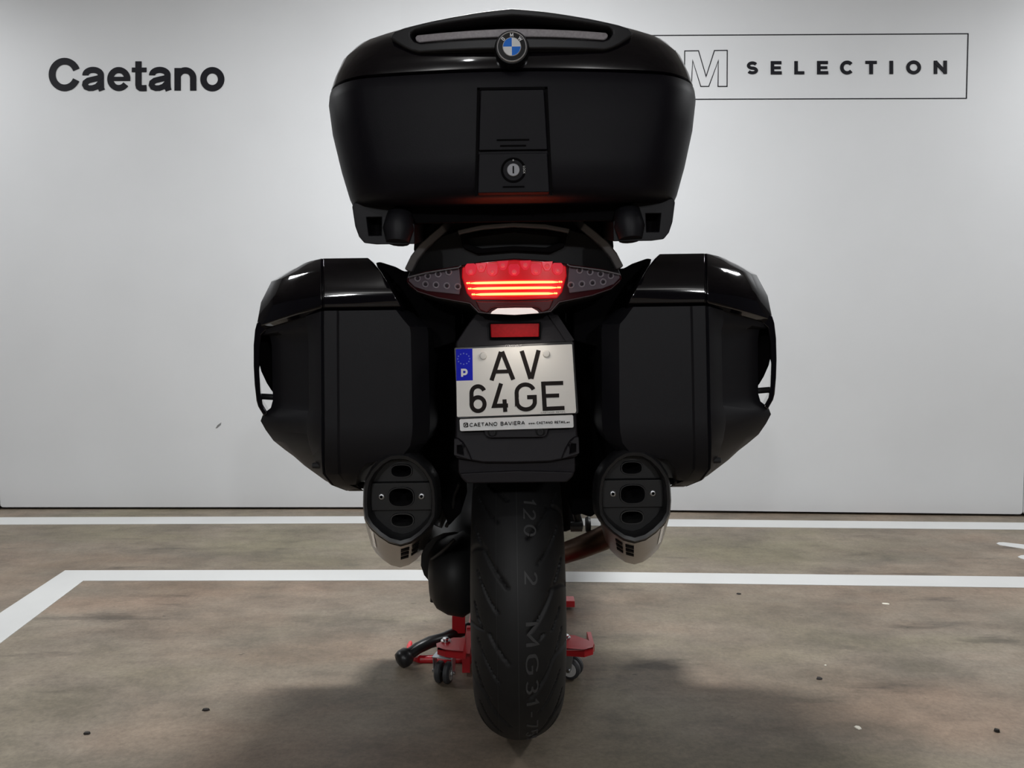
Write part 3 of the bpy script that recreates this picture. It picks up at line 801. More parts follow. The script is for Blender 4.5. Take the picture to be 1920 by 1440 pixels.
for s_ in (1, -1):
    fn0 = bent(YL - 0.0015, kt); fn = lambda a, v: fn0(s_ * a, v)
    m = Mb(); m.prism(sub([(104, 499), (165, 506), (203, 514), (204, 520), (192, 532), (168, 541), (104, 550), (101, 530), (104, 499)], 12)[:-1], [], fn, ext(fn, 0.008))
    m.build('indicator_reflector', HOUSE, lampo, smooth=30, bevel=0.0015)
    for k in range(4):
        for a, v in ((124 + 20.5 * k, 507 + 3.1 * k), (107 + 21 * k, 535 - 2.3 * k)):
            p = fn0(s_ * a, v)
            m = Mb(); m.lathe([(0.0, 0.0062), (-0.002, 0.0056), (-0.002, 0.0045), (0.0002, 0.0032)], p, 'y', 14, 1)
            m.lathe([(0.0, 0.0030), (-0.0025, 0.0026), (-0.0042, 0.0012), (-0.0044, 0.0003)], p, 'y', 12, 0)
            m.build('indicator_led', [LEDC, mat('led_cup', (0.62, 0.59, 0.60), 0.3)], lampo, smooth=50)
    fn0b = bent(YL - 0.009, kt); fb = lambda a, v: fn0b(s_ * a, v)
    m = Mb(); m.prism(sub([(102, 497), (166, 504.5), (206, 513), (207, 521), (193, 535), (168, 543), (102, 552), (99, 530), (102, 497)], 12)[:-1], [], fb, ext(fb, 0.002))
    m.build('clear_lens', CLEAR, lampo, smooth=30)
    fr = bent(YL - 0.010, kt)
    m = Mb(); m.ribbon([(s_ * a, v) for a, v in sub([(100, 495.5), (106, 499), (168, 506), (205, 513)], 10)], 2.2, fr, ext(fr, 0.006))
    m.build('lens_rim', mat('lens_rim', (0.20, 0.19, 0.2), 0.2, coat=0.5), lampo, smooth=30)
fr = bent(YL - 0.003, kt)
m = Mb(); m.ribbon(list(reversed([(-a, v) for a, v in sub([(40, 588), (68, 584), (84, 567), (148, 554), (186, 541), (205, 524)], 10)])) [0:] + sub([(40, 588), (68, 584), (84, 567), (148, 554), (186, 541), (205, 524)], 10), 1.8, fr, ext(fr, 0.006))
m.build('lamp_bead', mat('lamp_bead', (0.10, 0.07, 0.075), 0.25, coat=0.4), lampo, smooth=30)
fn = bent(YL - 0.006, kt)
m = Mb(); m.prism(mirror(sub([(0, 565), (62, 564), (74, 562), (66, 580), (52, 586), (46, 578), (36, 575), (0, 574)])), [], fn, ext(fn, 0.01))
m.build('lamp_skirt', mat('lamp_skirt', (0.12, 0.010, 0.013), 0.3, spec=0.3), lampo, smooth=30, bevel=0.002)
m = Mb(); m.prism(mirror(sub([(0, 577), (32, 577.5), (42, 583), (46, 587.5), (0, 590)])), [], ext(fn, -0.003), ext(fn, 0.01))
m.build('plate_lamp', LAMPLIT, lampo, smooth=30, bevel=0.002)
pl = bpy.data.lights.new('plate_lamp_light', 'AREA'); pl.shape = 'RECTANGLE'; pl.size = 0.08; pl.size_y = 0.012; pl.energy = 0.05; pl.color = (1, 0.90, 0.80)
plo = bpy.data.objects.new('plate_lamp_light', pl); col.objects.link(plo)
plo.location = B(0, 598, 1.315) + Vector((0.0165, AX, 0)); plo.rotation_euler = (math.radians(4), 0, 0)

# ---- number plate carrier, reflector, plate
def YM(v): return 1.40 - 0.0003 * (v - 586)
def onM(off): return lambda a, v: B(a, v, YM(v) - off)
fn = onM(0)
m = Mb(); m.prism(mirror([(0, 586), (72, 586), (92, 612), (112, 642), (114, 800), (117, 850), (114, 858), (62, 867), (0, 868)]), [], fn, ext(fn, 0.035))
guard = m.build('mudguard', GUARD, bike, smooth=30, bevel=0.004)
m = Mb(); m.prism([(62, 590), (80, 590), (112, 640), (98, 645)], [], onM(.006), onM(-.004)); m.build('mudguard_wing', GUARD, guard, smooth=30, bevel=.002)
for s_ in (1, -1):
    f = lambda a, v: onM(.008)(s_ * a, v)
    m = Mb(); m.prism([(84, 862), (92, 842), (100, 828), (110, 820), (117, 820), (118, 852)], [[(102, 834), (111, 834), (111, 849), (100, 852)]], f, ext(f, 0.014)); m.build('guard_lug', GUARD, guard, smooth=30, bevel=0.002)
    f2 = lambda a, v: onM(.0035)(s_ * a, v)
    m = Mb(); m.prism([(101, 832), (112, 832), (112, 851), (99, 854)], [], f2, ext(f2, 0.004)); m.build('guard_slot', DEEP, guard, smooth=0)
f = onM(.010)
m = Mb(); m.prism([(-62, 800), (62, 800), (58, 816), (50, 821), (-50, 821), (-58, 816)], [], f, ext(f, 0.012)); m.build('bolt_plate', GUARD, guard, smooth=30, bevel=0.002)
for s_ in (1, -1):
    m = Mb(); c = onM(.011)(s_ * 45, 810)
    m.lathe([(0.003, 0.0085), (-0.001, 0.0083), (-0.002, 0.0065), (-0.0005, 0.0055), (-0.0005, 0.0026), (0.002, 0.0024), (0.002, 0.0002)], c, 'y', 20)
    m.build('guard_bolt', MATTE, guard, smooth=30)
# lower lip
fn = lambda a, v: B(a, v, 1.335)
m = Mb(); m.prism(mirror([(0, 862), (80, 862), (110, 858), (110, 884), (104, 896), (92, 904), (60, 904), (0, 902)]), [], fn, ext(fn, 0.05, -0.004, 0.98))
m.build('mudguard_lip', GUARD, guard, smooth=30, bevel=0.003)
fn = lambda a, v: B(a, v, 1.324)
m = Mb(); m.prism(mirror([(0, 882), (70, 884), (108, 886), (106, 894), (94, 905), (0, 905)]), [], fn, ext(fn, 0.03, -0.004, 0.98))
m.build('mudguard_lip', GUARD, guard, smooth=30, bevel=0.003)
panel('rear_reflector', [(-46, 607), (46, 607), (45, 632), (-45, 632)], 1.372, 0.02, bike, REFLECT, 0.0015)
panel('reflector_frame', [(-49, 604), (49, 604), (48, 635), (-48, 635)], 1.377, 0.015, bike, DEEP, 0.001)

# plate in its own plane: built flat from the photo corners, leaning back a little
PY = 1.370
def plate_map(off):
    c = [(-115.5, 649.5), (109.5, 640.5), (117.5, 777.5), (-111, 783.5)]     # frame corners TL TR BR BL (a, v)
    def f(u, w):                # u 0..1 left to right, w 0..1 top to bottom
        a = (c[0][0] * (1 - u) + c[1][0] * u) * (1 - w) + (c[3][0] * (1 - u) + c[2][0] * u) * w
        v = (c[0][1] * (1 - u) + c[1][1] * u) * (1 - w) + (c[3][1] * (1 - u) + c[2][1] * u) * w
        p = B(a + 0.5, v, PY - 0.042 * w); return Vector((p.x, p.y - off, p.z))
    return f
# zoom picture: region 840..1100 x 630..830 at 7.2 -> (u,w)
def zuw(x, y):
    px, py = x, y
    TL, TR, BR, BL = (75, 125), (1690, 62), (1760, 1040), (110, 1085)
    # inverse bilinear by iteration
    u, w = 0.5, 0.5
    for _ in range(12):
        X = (TL[0] * (1 - u) + TR[0] * u) * (1 - w) + (BL[0] * (1 - u) + BR[0] * u) * w
        Y = (TL[1] * (1 - u) + TR[1] * u) * (1 - w) + (BL[1] * (1 - u) + BR[1] * u) * w
        u += (px - X) / 1630; w += (py - Y) / 960
    return u, w
def zp(off): 
    g_ = plate_map(off)
    return lambda x, y: g_(*zuw(x, y))
m = Mb(); m.prism([(0, 0.01), (0.02, 0), (0.98, 0), (1, 0.02), (1, 0.98), (0.98, 1), (0.02, 1), (0, 0.98)], [], plate_map(0.0), plate_map(-0.006))
plate = m.build('number_plate', mat('plate_frame_black', (0.010, 0.010, 0.011), 0.3), bike, smooth=30, bevel=0.0012)
plate['label'] = 'white number plate with a blue band in a black frame'
m = Mb(); m.prism([(104, 150), (1655, 106), (1666, 112), (1720, 1000), (1708, 1026), (120, 1060), (108, 1052)], [], zp(0.0022), zp(-0.001))
m.build('plate_face', PLATE_W, plate, smooth=0)
m = Mb(); m.prism([(104, 150), (326, 146), (328, 572), (106, 576)], [], zp(0.0026), zp(0.001))
m.build('country_band', EUBLUE, plate, smooth=0)
m = Mb()
for k in range(12):
    q = 2 * math.pi * k / 12; cx, cy = 208 + 80 * math.sin(q), 282 - 72 * math.cos(q)
    m.prism([(cx + (12 if i % 2 == 0 else 6) * math.sin(i * math.pi / 5), cy - (12 if i % 2 == 0 else 6) * math.cos(i * math.pi / 5)) for i in range(10)], [], zp(0.0029), zp(0.0022))
m.build('star_ring', EUSTAR, plate, smooth=0)
m = Mb(); m.ribbon([(184, 522), (184, 428), (218, 428)] + yarc(220, 458, 26, 30, 90, -90, 8) + [(184, 488)], 28, zp(0.0029), zp(0.0022))
m.build('country_letter', BADGEW, plate, smooth=0)
def pl_letter(strokes):
    m = Mb()
    for q_, (pts, wd, cl) in enumerate(strokes): m.ribbon(pts, wd, zp(0.0030 + 0.00015 * q_), zp(0.0016 - 0.0001 * q_), cl)
    m.build('plate_character', INK, plate, smooth=0)
pl_letter([([(580, 577), (710, 195)], 58, False), ([(724, 192), (873, 570)], 58, False), ([(630, 460), (818, 458)], 50, False)])
pl_letter([([(988, 186), (1105, 562)], 58, False), ([(1117, 562), (1216, 180)], 58, False)])
pl_letter([(yarc(396, 745, 88, 92, 22, 180, 12) + [(308, 890)] + yarc(395, 892, 88, 92, 180, 530, 26), 56, False)])
pl_letter([([(708, 618), (612, 918), (800, 914)], 56, False), ([(752, 832), (762, 1000)], 56, False)])
pl_letter([(yarc(1035, 745, 118, 108, 22, 180, 12) + [(920, 870)] + yarc(1042, 868, 120, 102, 180, 360, 16) + [(1160, 805), (1058, 807)], 56, False)])
pl_letter([([(1275, 600), (1296, 992)], 58, False), ([(1248, 628), (1545, 622)], 54, False), ([(1275, 792), (1490, 788)], 52, False), ([(1268, 966), (1562, 956)], 54, False)])
for cx, cy in ((472, 246), (1318, 228)):
    c = zp(0.002)(cx, cy)
    m = Mb(); m.lathe([(0.001, 0.0066), (-0.005, 0.0062), (-0.0062, 0.0052), (-0.0066, 0.0004)], c, 'y', 20, cap=True)
    m.build('plate_bolt', PLATE_W, plate, smooth=40)
def small_text(txt, x0, x1, yb, hgt, slope, mt, parent, name, wgt, fmap, gap=0.14):
    gl, tot = text_strokes(txt, gap); m = Mb()
    for ch, xo, wd, st in gl:
        for q_, pts in enumerate(st):
            k = (x1 - x0) / tot
            P = [(x0 + (xo + u) * k, yb - v * hgt + slope * ((x0 + (xo + u) * k) - x0)) for u, v in pts]
            m.ribbon(P, wgt, fmap(0.0032 + 0.0001 * q_), fmap(0.0012))
    return m.build(name, mt, parent, smooth=0)
small_text('CONSENSUS', 770, 990, 130, 24, -0.004, mat('frame_print', (0.55, 0.54, 0.54), 0.5), plate, 'frame_print', 5, zp)
small_text('CAETANO RETAIL', 1240, 1575, 1022, 12, -0.02, mat('plate_print_grey', (0.38, 0.37, 0.35), 0.5), plate, 'plate_print', 3.2, zp)
# dealer strip under the plate
m = Mb(); m.prism([(142, 1105), (150, 1090), (1668, 1052), (1680, 1062), (1686, 1205), (1672, 1222), (165, 1252), (148, 1240)], [], zp(0.0035), zp(-0.003))
strip = m.build('dealer_strip', STRIP_W, plate, smooth=30, bevel=0.0012)
strip['label'] = 'white printed strip below the number plate'
sf = lambda off: zp(off + 0.0022)
small_text('CAETANO BAVIERA', 278, 1024, 1188, 42, -0.028, INK, plate, 'strip_print', 7.5, sf)
small_text('www.', 1076, 1168, 1164, 24, -0.02, INK, plate, 'strip_print', 4.2, sf)
small_text('CAETANO RETAIL', 1182, 1578, 1164, 28, -0.02, INK, plate, 'strip_print', 4.6, sf)
small_text('.pt', 1580, 1632, 1154, 22, -0.02, INK, plate, 'strip_print', 4.2, sf)
m = Mb(); m.prism([(196, 1146), (206, 1138), (250, 1137), (258, 1146), (260, 1188), (250, 1196), (206, 1197), (197, 1189)], [], sf(0.0032), sf(0.001), 0)
m.ribbon(yarc(228, 1168, 19, 17, 50, 330, 12), 6, sf(0.0036), sf(0.002), False, 1)
m.ribbon([(246, 1170), (230, 1170)], 6, sf(0.0036), sf(0.002), False, 1)
m.build('strip_emblem', [INK, STRIP_W], plate, smooth=0)

# ---- panniers
YR, YO, YFt = 1.388, 1.50, 1.96
def pannier(s_):
    def ring(v, a_in, a_ch, a_s, a_o, yr=YR, yo=YO, yf=YFt, dz=0.0, groove=1.0):
        z = Zv(v, yo if v >= 783 else 1.43)
        X = lambda a, Y: Xa(a, Y)
        xs, xo = X(a_s, yr), X(a_o, yo)
        g = groove
        def ofc(t, off):        # along the outer face from the seam
            x, y = xs + (xo - xs) * t, yr + (yo - yr) * t
            n = Vector((yo - yr, -(xo - xs))); n = n.normalized()
            return (x + n.x * off, y + n.y * off)
        dw = X(30, yr)
        P = [(X(a_in, yr + .035), yr + .035), (X(a_ch, yr), yr), (xs - dw, yr), (xs - dw + .004, yr - .0035 * g), (xs - .002, yr - .0035 * g), (xs, yr + .006 * g),
             (ofc(.02, .0035 * g)), (ofc(.235, .0035 * g)), (ofc(.27, 0)), ofc(.7, .004), (xo, yo), (xo + .002, yo + .12), (xo - .03, yf), (X(a_in, yr + .035), yf)]
        zz = lambda x: z - dz * max(0, min(1.2, (x - xs) / max(1e-6, xo - xs)))
        return [(s_ * x, y - AX, zz(x)) for x, y in P]
    m = Mb()
    L = [ring(908, 300, 306, 318, 330, 1.55, 1.60, 1.9), ring(893, 296, 304, 346, 362, 1.475, 1.55, 1.93), ring(868, 288, 300, 362, 400, 1.425, 1.53), ring(850, 262, 284, 363, 420, 1.41, 1.52), ring(838, 190, 216, 363, 436, 1.40, 1.515), ring(820, 170, 200, 363, 458, 1.392, YO),
         ring(800, 163, 196, 362.5, 472), ring(783, 162, 195, 362, 481), ring(776, 162, 195, 362, 476), ring(764, 162, 195, 361.5, 461), ring(748, 162, 195, 361.5, 456.5), ring(640, 162, 195, 359.5, 456), ring(622, 162, 195, 359, 459), ring(611, 164, 197, 359, 468, dz=.010), ring(600, 180, 207, 358.5, 474, dz=.020), ring(580, 200, 222, 358, 476, dz=.031)]
    m.loft(L)
    pan = m.build('pannier', SATIN, bike, smooth=32, bevel=0.003)
    pan['label'] = 'left black hard pannier' if s_ < 0 else 'right black hard pannier'
    # lid
    m = Mb()
    def lring(v, a_in, a_s, a_o, yr, yo, dz=0.0, a_m=None):
        z = Zv(v, 1.43)
        xs, xo = Xa(a_s, yr), Xa(a_o, yo)
        P = [(Xa(a_in, yr), yr), (xs - .0025, yr), (xs, yr + .005), (xs + .0025, yr + .001)]
        for t in (.3, .55, .8):
            b = 0.012 * math.sin(math.pi * t); n = Vector((yo - yr, -(xo - xs))).normalized()
            P.append((xs + (xo - xs) * t + n.x * b, yr + (yo - yr) * t + n.y * b))
        P += [(xo, yo), (xo + .004, yo + .12), (xo - .02, YFt), (Xa(a_in, yr), YFt)]
        zz = lambda x: z - dz * max(0, (x - xs) / max(1e-6, xo - xs))
        return [(s_ * x, y - AX, zz(x)) for x, y in P]
    m.loft([lring(582, 208, 358, 476, YR + .012, YO, 0.030), lring(574, 213, 358.5, 481, YR - .004, YO - .004, 0.030), lring(568, 216, 358.5, 482, YR - .006, YO - .004, 0.028), lring(540, 231, 358.5, 474, YR, YO, 0.016), lring(508, 250, 358, 453, YR + .008, YO + .008, 0.006), lring(492, 262, 358, 424, YR + .016, YO + .02, 0.004), lring(482, 272, 357, 400, YR + .024, YO + .03, 0.003), lring(479.5, 285, 356, 388, YR + .04, YO + .05, 0.002)])
    m.build('lid', GLOSS, pan, smooth=32, bevel=0.0022, bseg=3)
    # outer handle band
    f = lambda a, v: B(s_ * a, v, YO - .012)
    outer = [(470, 592), (483, 598), (487, 612), (490, 640), (490.5, 680), (489, 715), (486, 745), (483, 756), (472, 775), (464, 770), (474, 752), (478, 730), (480, 690), (479, 650), (475, 622), (462, 610)]
    m = Mb(); m.prism(outer, [], f, ext(f, 0.10, 0.0, 1.062))
    m.build('handle', GLOSS, pan, smooth=32, bevel=0.003, bseg=3)
    f = lambda a, v: B(s_ * a, v, YO + .045)
    m = Mb(); m.prism([(450, 615), (482, 612), (484, 655), (476, 690), (466, 712), (458, 725), (450, 735)], [], f, ext(f, 0.02))
    m.build('handle_recess', DEEP, pan, smooth=30)
    m = Mb(); m.tube([B(s_ * 448, 739, YO + .03), B(s_ * 476, 737, YO + .03)], 0.006, 12); m.build('handle_pin', MATTE, pan)
    # hinge knuckles under the case
    for a, v, r_ in ((352, 862, .007), (326, 858, .007), (338, 893, .007), (318, 905, .008), (303, 908, .008), (288, 906, .007), (372, 868, .006)):
        m = Mb(); c = B(s_ * a, v, 1.43 if v < 870 else 1.53)
        m.lathe([(-.012, r_ * .4), (-.010, r_ * .9), (0, r_), (.010, r_ * .9), (.012, r_ * .4)], c, 'x', 10, cap=True)
        m.build('hinge_knuckle', MATTE, pan, smooth=50)
for s_ in (-1, 1): pannier(s_)

# ---- silencers
def silencer(s_):
    H_ = [(0, -90), (18, -88), (36, -78), (54, -60), (66, -40), (70.5, -20), (72, 10), (70, 36), (60, 54), (42, 72), (22, 86), (0, 92)]
    full = H_ + [(-a, b) for a, b in reversed(H_[1:-1])]
    ac, vc = 220, 933
    c = B(s_ * ac, vc, 1.40); k = Xa(1, 1.40)
    def ring(scale, dy, dz=0.0, dx=0.0, sz=1.0):
        return [(c.x + s_ * dx + a * k * scale, c.y + dy, c.z + dz - b * k * scale * sz) for a, b in full]
    m = Mb()
    # end cap: outside from the body edge to the lip, then inside to the recessed plate
    m.loft([ring(1.0, 0.075, -0.006), ring(1.02, 0.05, -0.004), ring(1.0, 0.012, 0.0), ring(0.975, 0.002), ring(0.93, -0.004), ring(0.86, -0.002), ring(0.83, 0.006), ring(0.815, 0.022), ring(0.80, 0.05)], False, False)
    ex = m.build('silencer', EXCAP, bike, smooth=50)
    ex['label'] = ('left' if s_ < 0 else 'right') + ' exhaust silencer with three outlets'
    # insert plate in three steps with real outlets
    def oval(cx, cy, rx, ry, n=20, p=2.6):
        return [(cx + rx * math.copysign(abs(math.cos(q)) ** (2 / p), math.cos(q)), cy + ry * math.copysign(abs(math.sin(q)) ** (2 / p), math.sin(q))) for q in [2 * math.pi * i / n for i in range(n)]]
    inner = [(a * 0.82, b * 0.82) for a, b in full]
    def clip(lo, hi):
        P = []
        n = len(inner)
        for i in range(n):
            p, q = inner[i], inner[(i + 1) % n]
            if lo <= p[1] <= hi: P.append(p)
            for L in (lo, hi):
                if (p[1] - L) * (q[1] - L) < 0:
                    t = (L - p[1]) / (q[1] - p[1]); P.append((p[0] + (q[0] - p[0]) * t, L))
        P.sort(key=lambda p: math.atan2(p[1] - (lo + hi) / 2, p[0]))
        return P
    def pm(dy): return lambda a, b: Vector((c.x + a * k, c.y + dy, c.z - b * k))
    holes = [(0, -49, 21, 13, .030), (0, 0, 25, 19, .020), (0, 47, 22.5, 13.5, .030)]
    for (lo, hi), (hx, hy, rx, ry, dy) in zip(((-75, -27.5), (-27, 26), (26.5, 76)), holes):
        m = Mb(); m.prism(clip(lo, hi), [oval(hx, hy, rx, ry)], pm(dy), pm(dy + .03))
        m.build('insert_plate', EXIN, ex, smooth=30, bevel=0.0012)
        m = Mb(); o1, o2 = oval(hx, hy, rx, ry, 28), oval(hx, hy, rx - 1.8, ry - 1.8, 28)
        f0, f1 = pm(dy - .003), pm(dy + .06)
        m.loft([[f1(*p) for p in o1], [f0(*p) for p in o1], [f0(*p) for p in o2], [f1(*p) for p in o2]], False, False, 0)
        m.add([pm(dy + .055)(*p) for p in o1], [tuple(range(28))], 1)
        m.build('outlet_pipe', [EXCAP if hy < 10 else mat('outlet_edge', (0.07, 0.07, 0.07), 0.35, metal=0.5), DEEP], ex, smooth=40)
    for a in (-38, 39):
        m = Mb(); cc = pm(.020)(a, -1)
        m.lathe([(0.003, .0062), (-.0018, .006), (-.003, .0045), (-.003, .0028), (0.0, .0026), (0.0, .0003)], cc, 'y', 16)
        m.build('screw', ALU, ex, smooth=40)
    # body, sloping down towards the engine
    m = Mb()
    def brng(sc_, Y, dv, sz=1.0):
        cc = B(s_ * (ac - 0), vc + dv, Y); kk = Xa(1, Y)
        return [(cc.x + a * kk * sc_, cc.y, cc.z - b * kk * sc_ * sz) for a, b in full]
    RB = [brng(0.965, 1.455, 2), brng(0.955, 1.47, 4), brng(0.90, 1.60, 22), brng(0.83, 1.74, 42), brng(0.76, 1.90, 60), brng(0.66, 2.0, 68), brng(0.35, 2.06, 66)]
    m.loft(RB, False, True)
    m.build('silencer_body', STEEL, ex, smooth=40)
    # cooling slots low on the shell, near the cap
    lowi = [i for i, p in enumerate(full) if p == (0, 92)][0]
    def on_body(t, du):          # t along the body from the cap, du steps round from the lowest point
        r0, r1 = brng(0.955, 1.47, 4), brng(0.83, 1.74, 42)
        i0 = lowi + int(math.floor(du)); fr_ = du - math.floor(du); n = len(full)
        g_ = lambda r: Vector(r[i0 % n]).lerp(Vector(r[(i0 + 1) % n]), fr_)
        return g_(r0).lerp(g_(r1), t)
    for k3 in range(3):
        for d0, d1 in ((-.85, -.05), (-1.85, -1.15)) if s_ < 0 else ((.05, .85), (1.15, 1.85)):
            t0 = 0.16 + 0.27 * k3; t1 = t0 + 0.13
            P = [on_body(t0, d0), on_body(t0, d1), on_body(t1, d1), on_body(t1, d0)]
            Mb().prism([(0, 0), (1, 0), (1, 1), (0, 1)], [], lambda u, w: P[0].lerp(P[1], u).lerp(P[3].lerp(P[2], u), w) + Vector((0, -.001, -.0014)), lambda u, w: P[0].lerp(P[1], u).lerp(P[3].lerp(P[2], u), w) + Vector((0, .001, .002))).build('cooling_slot', DEEP, ex, smooth=0)
    # pale band along the outer flank
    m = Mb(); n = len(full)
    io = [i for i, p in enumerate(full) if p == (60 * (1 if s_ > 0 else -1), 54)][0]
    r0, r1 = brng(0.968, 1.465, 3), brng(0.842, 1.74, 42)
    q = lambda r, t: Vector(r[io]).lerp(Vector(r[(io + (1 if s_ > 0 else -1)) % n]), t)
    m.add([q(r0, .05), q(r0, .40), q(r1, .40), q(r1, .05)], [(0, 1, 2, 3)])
    m.build('flank_band', mat('pale_band', (0.8, 0.79, 0.76), 0.25, metal=0.85), ex, smooth=0)
    return ex
for s_ in (-1, 1): silencer(s_)
# link pipes running in to the engine
for s_ in (-1, 1):
    m = Mb(); m.tube([B(s_ * 200, 990, 1.86), B(s_ * 160, 1012, 1.90), B(s_ * 120, 1028, 1.98), B(s_ * 84, 1040, 2.08), B(s_ * 60, 1040, 2.3)], [.030, .030, .029, .028, .028], 18)
    m.build('link_pipe', TITAN, bike, smooth=60)

# ---- final drive, swingarm, hangers, sub-frame
m = Mb()
m.lathe([(-.205, .02), (-.200, .055), (-.185, .078), (-.160, .092), (-.125, .098), (-.105, .085)], (0, 0.02, R0 - .005), 'x', 36, cap=True)
fd = m.build('final_drive', mat('drive_casting', (0.011, 0.011, 0.012), 0.5), bike, smooth=50)
m = Mb(); m.lathe([(-.012, .009), (.012, .009)], B(-157, 1116, 1.74), 'z', 12, cap=True); m.build('drain_plug', MATTE, fd)
m = Mb(); m.tube([(-.150, .03, R0 + .02), (-.155, .20, R0 + .05), (-.14, .45, R0 + .10), (-.10, .60, R0 + .13)], [.075, .062, .058, .06], 18)
m.build('swingarm', mat('swingarm_casting', (0.014, 0.014, 0.015), 0.5), bike, smooth=60)
m = Mb(); m.tube([B(-148, 985, 1.70), B(-128, 940, 1.72), B(-112, 890, 1.74)], [.010, .013, .012], 12)
m.build('paralever_strut', mat('strut_grey', (0.06, 0.06, 0.063), 0.42), bike, smooth=60)
m = Mb(); m.tube([B(-118, 1010, 1.66), B(-130, 1022, 1.66), B(-146, 1036, 1.68), B(-160, 1046, 1.70)], .0045, 8); m.tube([B(-108, 905, 1.60), B(-118, 930, 1.61), B(-120, 960, 1.63), B(-132, 985, 1.66)], .004, 8)
m.build('brake_hose', mat('hose_rubber', (0.02, 0.02, 0.021), 0.4), bike, smooth=60)
for s_, pts in ((-1, [(108, 690), (240, 690), (240, 880), (190, 905), (150, 925), (128, 985), (104, 960)]), (1, [(108, 690), (240, 690), (240, 880), (190, 905), (160, 958), (138, 972), (122, 966), (104, 968)])):
    f = lambda a, v: B(s_ * a, v, 1.62)
    m = Mb(); m.prism(pts, [], f, ext(f, 0.22)); m.build('silencer_hanger', DEEP, bike, smooth=30, bevel=0.004)
m = Mb(); m.tube([B(112, 962, 1.88), B(118, 985, 1.9), B(117, 992, 1.9)], .010, 10); m.lathe([(-.014, .012), (.014, .012)], B(112, 989, 1.88), 'x', 14, cap=True)
m.lathe([(-.006, .018), (0, .021), (.006, .018)], B(134, 985, 1.95), 'x', 18, cap=True)
m.build('brake_caliper', mat('caliper_alloy', (0.10, 0.10, 0.10), 0.4, metal=0.5), bike, smooth=50)
m = Mb(); m.box((0, (1.60 + 2.15) / 2 - AX, .79), (.42, .50, .20)); m.build('rear_frame', DEEP, bike, smooth=0, bevel=.01)

# ---- front of the machine, mostly hidden behind the luggage
m = Mb(); prof = [(1.72, .13, .86, .96), (1.95, .17, .82, .985), (2.15, .16, .80, .95), (2.35, .14, .78, .86), (2.5, .10, .78, .84)]
m.loft([[(wd, Y - AX, zl), (wd * 1.05, Y - AX, (zl + zh) / 2), (wd * .8, Y - AX, zh), (0, Y - AX, zh + .012), (-wd * .8, Y - AX, zh), (-wd * 1.05, Y - AX, (zl + zh) / 2), (-wd, Y - AX, zl)] for Y, wd, zl, zh in prof])
m.build('seat', SEAT, bike, smooth=50)
m = Mb(); prof = [(2.45, .10, .70, .86), (2.6, .19, .62, .96), (2.85, .21, .58, 1.0), (3.05, .20, .58, .98)]
m.loft([[(wd, Y - AX, zl), (wd * 1.05, Y - AX, (zl + zh) / 2), (wd * .75, Y - AX, zh - .01), (0, Y - AX, zh + .02), (-wd * .75, Y - AX, zh - .01), (-wd * 1.05, Y - AX, (zl + zh) / 2), (-wd, Y - AX, zl)] for Y, wd, zl, zh in prof])
m.build('fuel_tank', GLOSS, bike, smooth=50)
m = Mb(); prof = [(2.75, .26, .48, .90), (3.0, .33, .42, 1.02), (3.25, .31, .45, 1.06), (3.45, .20, .62, 1.02), (3.56, .08, .74, .92)]
m.loft([[(wd * .7, Y - AX, zl), (wd, Y - AX, zl + (zh - zl) * .35), (wd, Y - AX, zl + (zh - zl) * .7), (wd * .6, Y - AX, zh), (-wd * .6, Y - AX, zh), (-wd, Y - AX, zl + (zh - zl) * .7), (-wd, Y - AX, zl + (zh - zl) * .35), (-wd * .7, Y - AX, zl)] for Y, wd, zl, zh in prof])
m.build('fairing', GLOSS, bike, smooth=45)
m = Mb()
for k in range(9):
    pass
rows = []
for i in range(7):
    t = i / 6; z = 1.04 + .32 * t; wd = .24 - .05 * t
    rows.append([(wd * math.sin(q), 3.28 - .18 * t + .10 * math.cos(q) - AX, z) for q in [math.radians(-80 + 20 * j) for j in range(9)]])
m.loft(rows, False, False, closed=False); so_ = m.build('windscreen', SCREEN, bike, smooth=60)
mod = so_.modifiers.new('thick', 'SOLIDIFY'); mod.thickness = 0.004
m = Mb(); m.box((0, 2.55 - AX, .45), (.36, .55, .34)); m.build('engine', DEEP, bike, smooth=0, bevel=.03)
m = Mb(); m.lathe([(-.05, .245), (-.06, .27), (-.045, .292), (0, .30), (.045, .292), (.06, .27), (.05, .245), (.045, .232), (-.045, .232), (-.05, .245)], (0, 1.68, .30), 'x', 56)
m.build('front_tyre', RUB, bike, smooth=50)
m = Mb(); m.lathe([(-.045, .235), (-.02, .22), (.02, .22), (.045, .235)], (0, 1.68, .30), 'x', 40); m.lathe([(-.05, .03), (.05, .03)], (0, 1.68, .30), 'x', 20, cap=True)
for k in range(5):
    q = 2 * math.pi * k / 5; m.tube([(0, 1.68, .30), (0, 1.68 + .225 * math.cos(q), .30 + .225 * math.sin(q))], .016, 8)
m.build('front_rim', MATS['rim_grey'], bike)
m = Mb()
for s_ in (-1, 1): m.tube([(s_ * .085, 1.68, .30), (s_ * .085, 1.55, .62), (s_ * .085, 1.44, .85)], .022, 12)
m.build('fork', mat('fork_grey', (0.05, 0.05, 0.05), 0.4), bike)
m = Mb(); m.tube([(-.36, 1.02, 1.02), (-.22, 1.10, 1.04), (0, 1.18, 1.03), (.22, 1.10, 1.04), (.36, 1.02, 1.02)], .014, 10); m.build('handlebar', MATTE, bike)

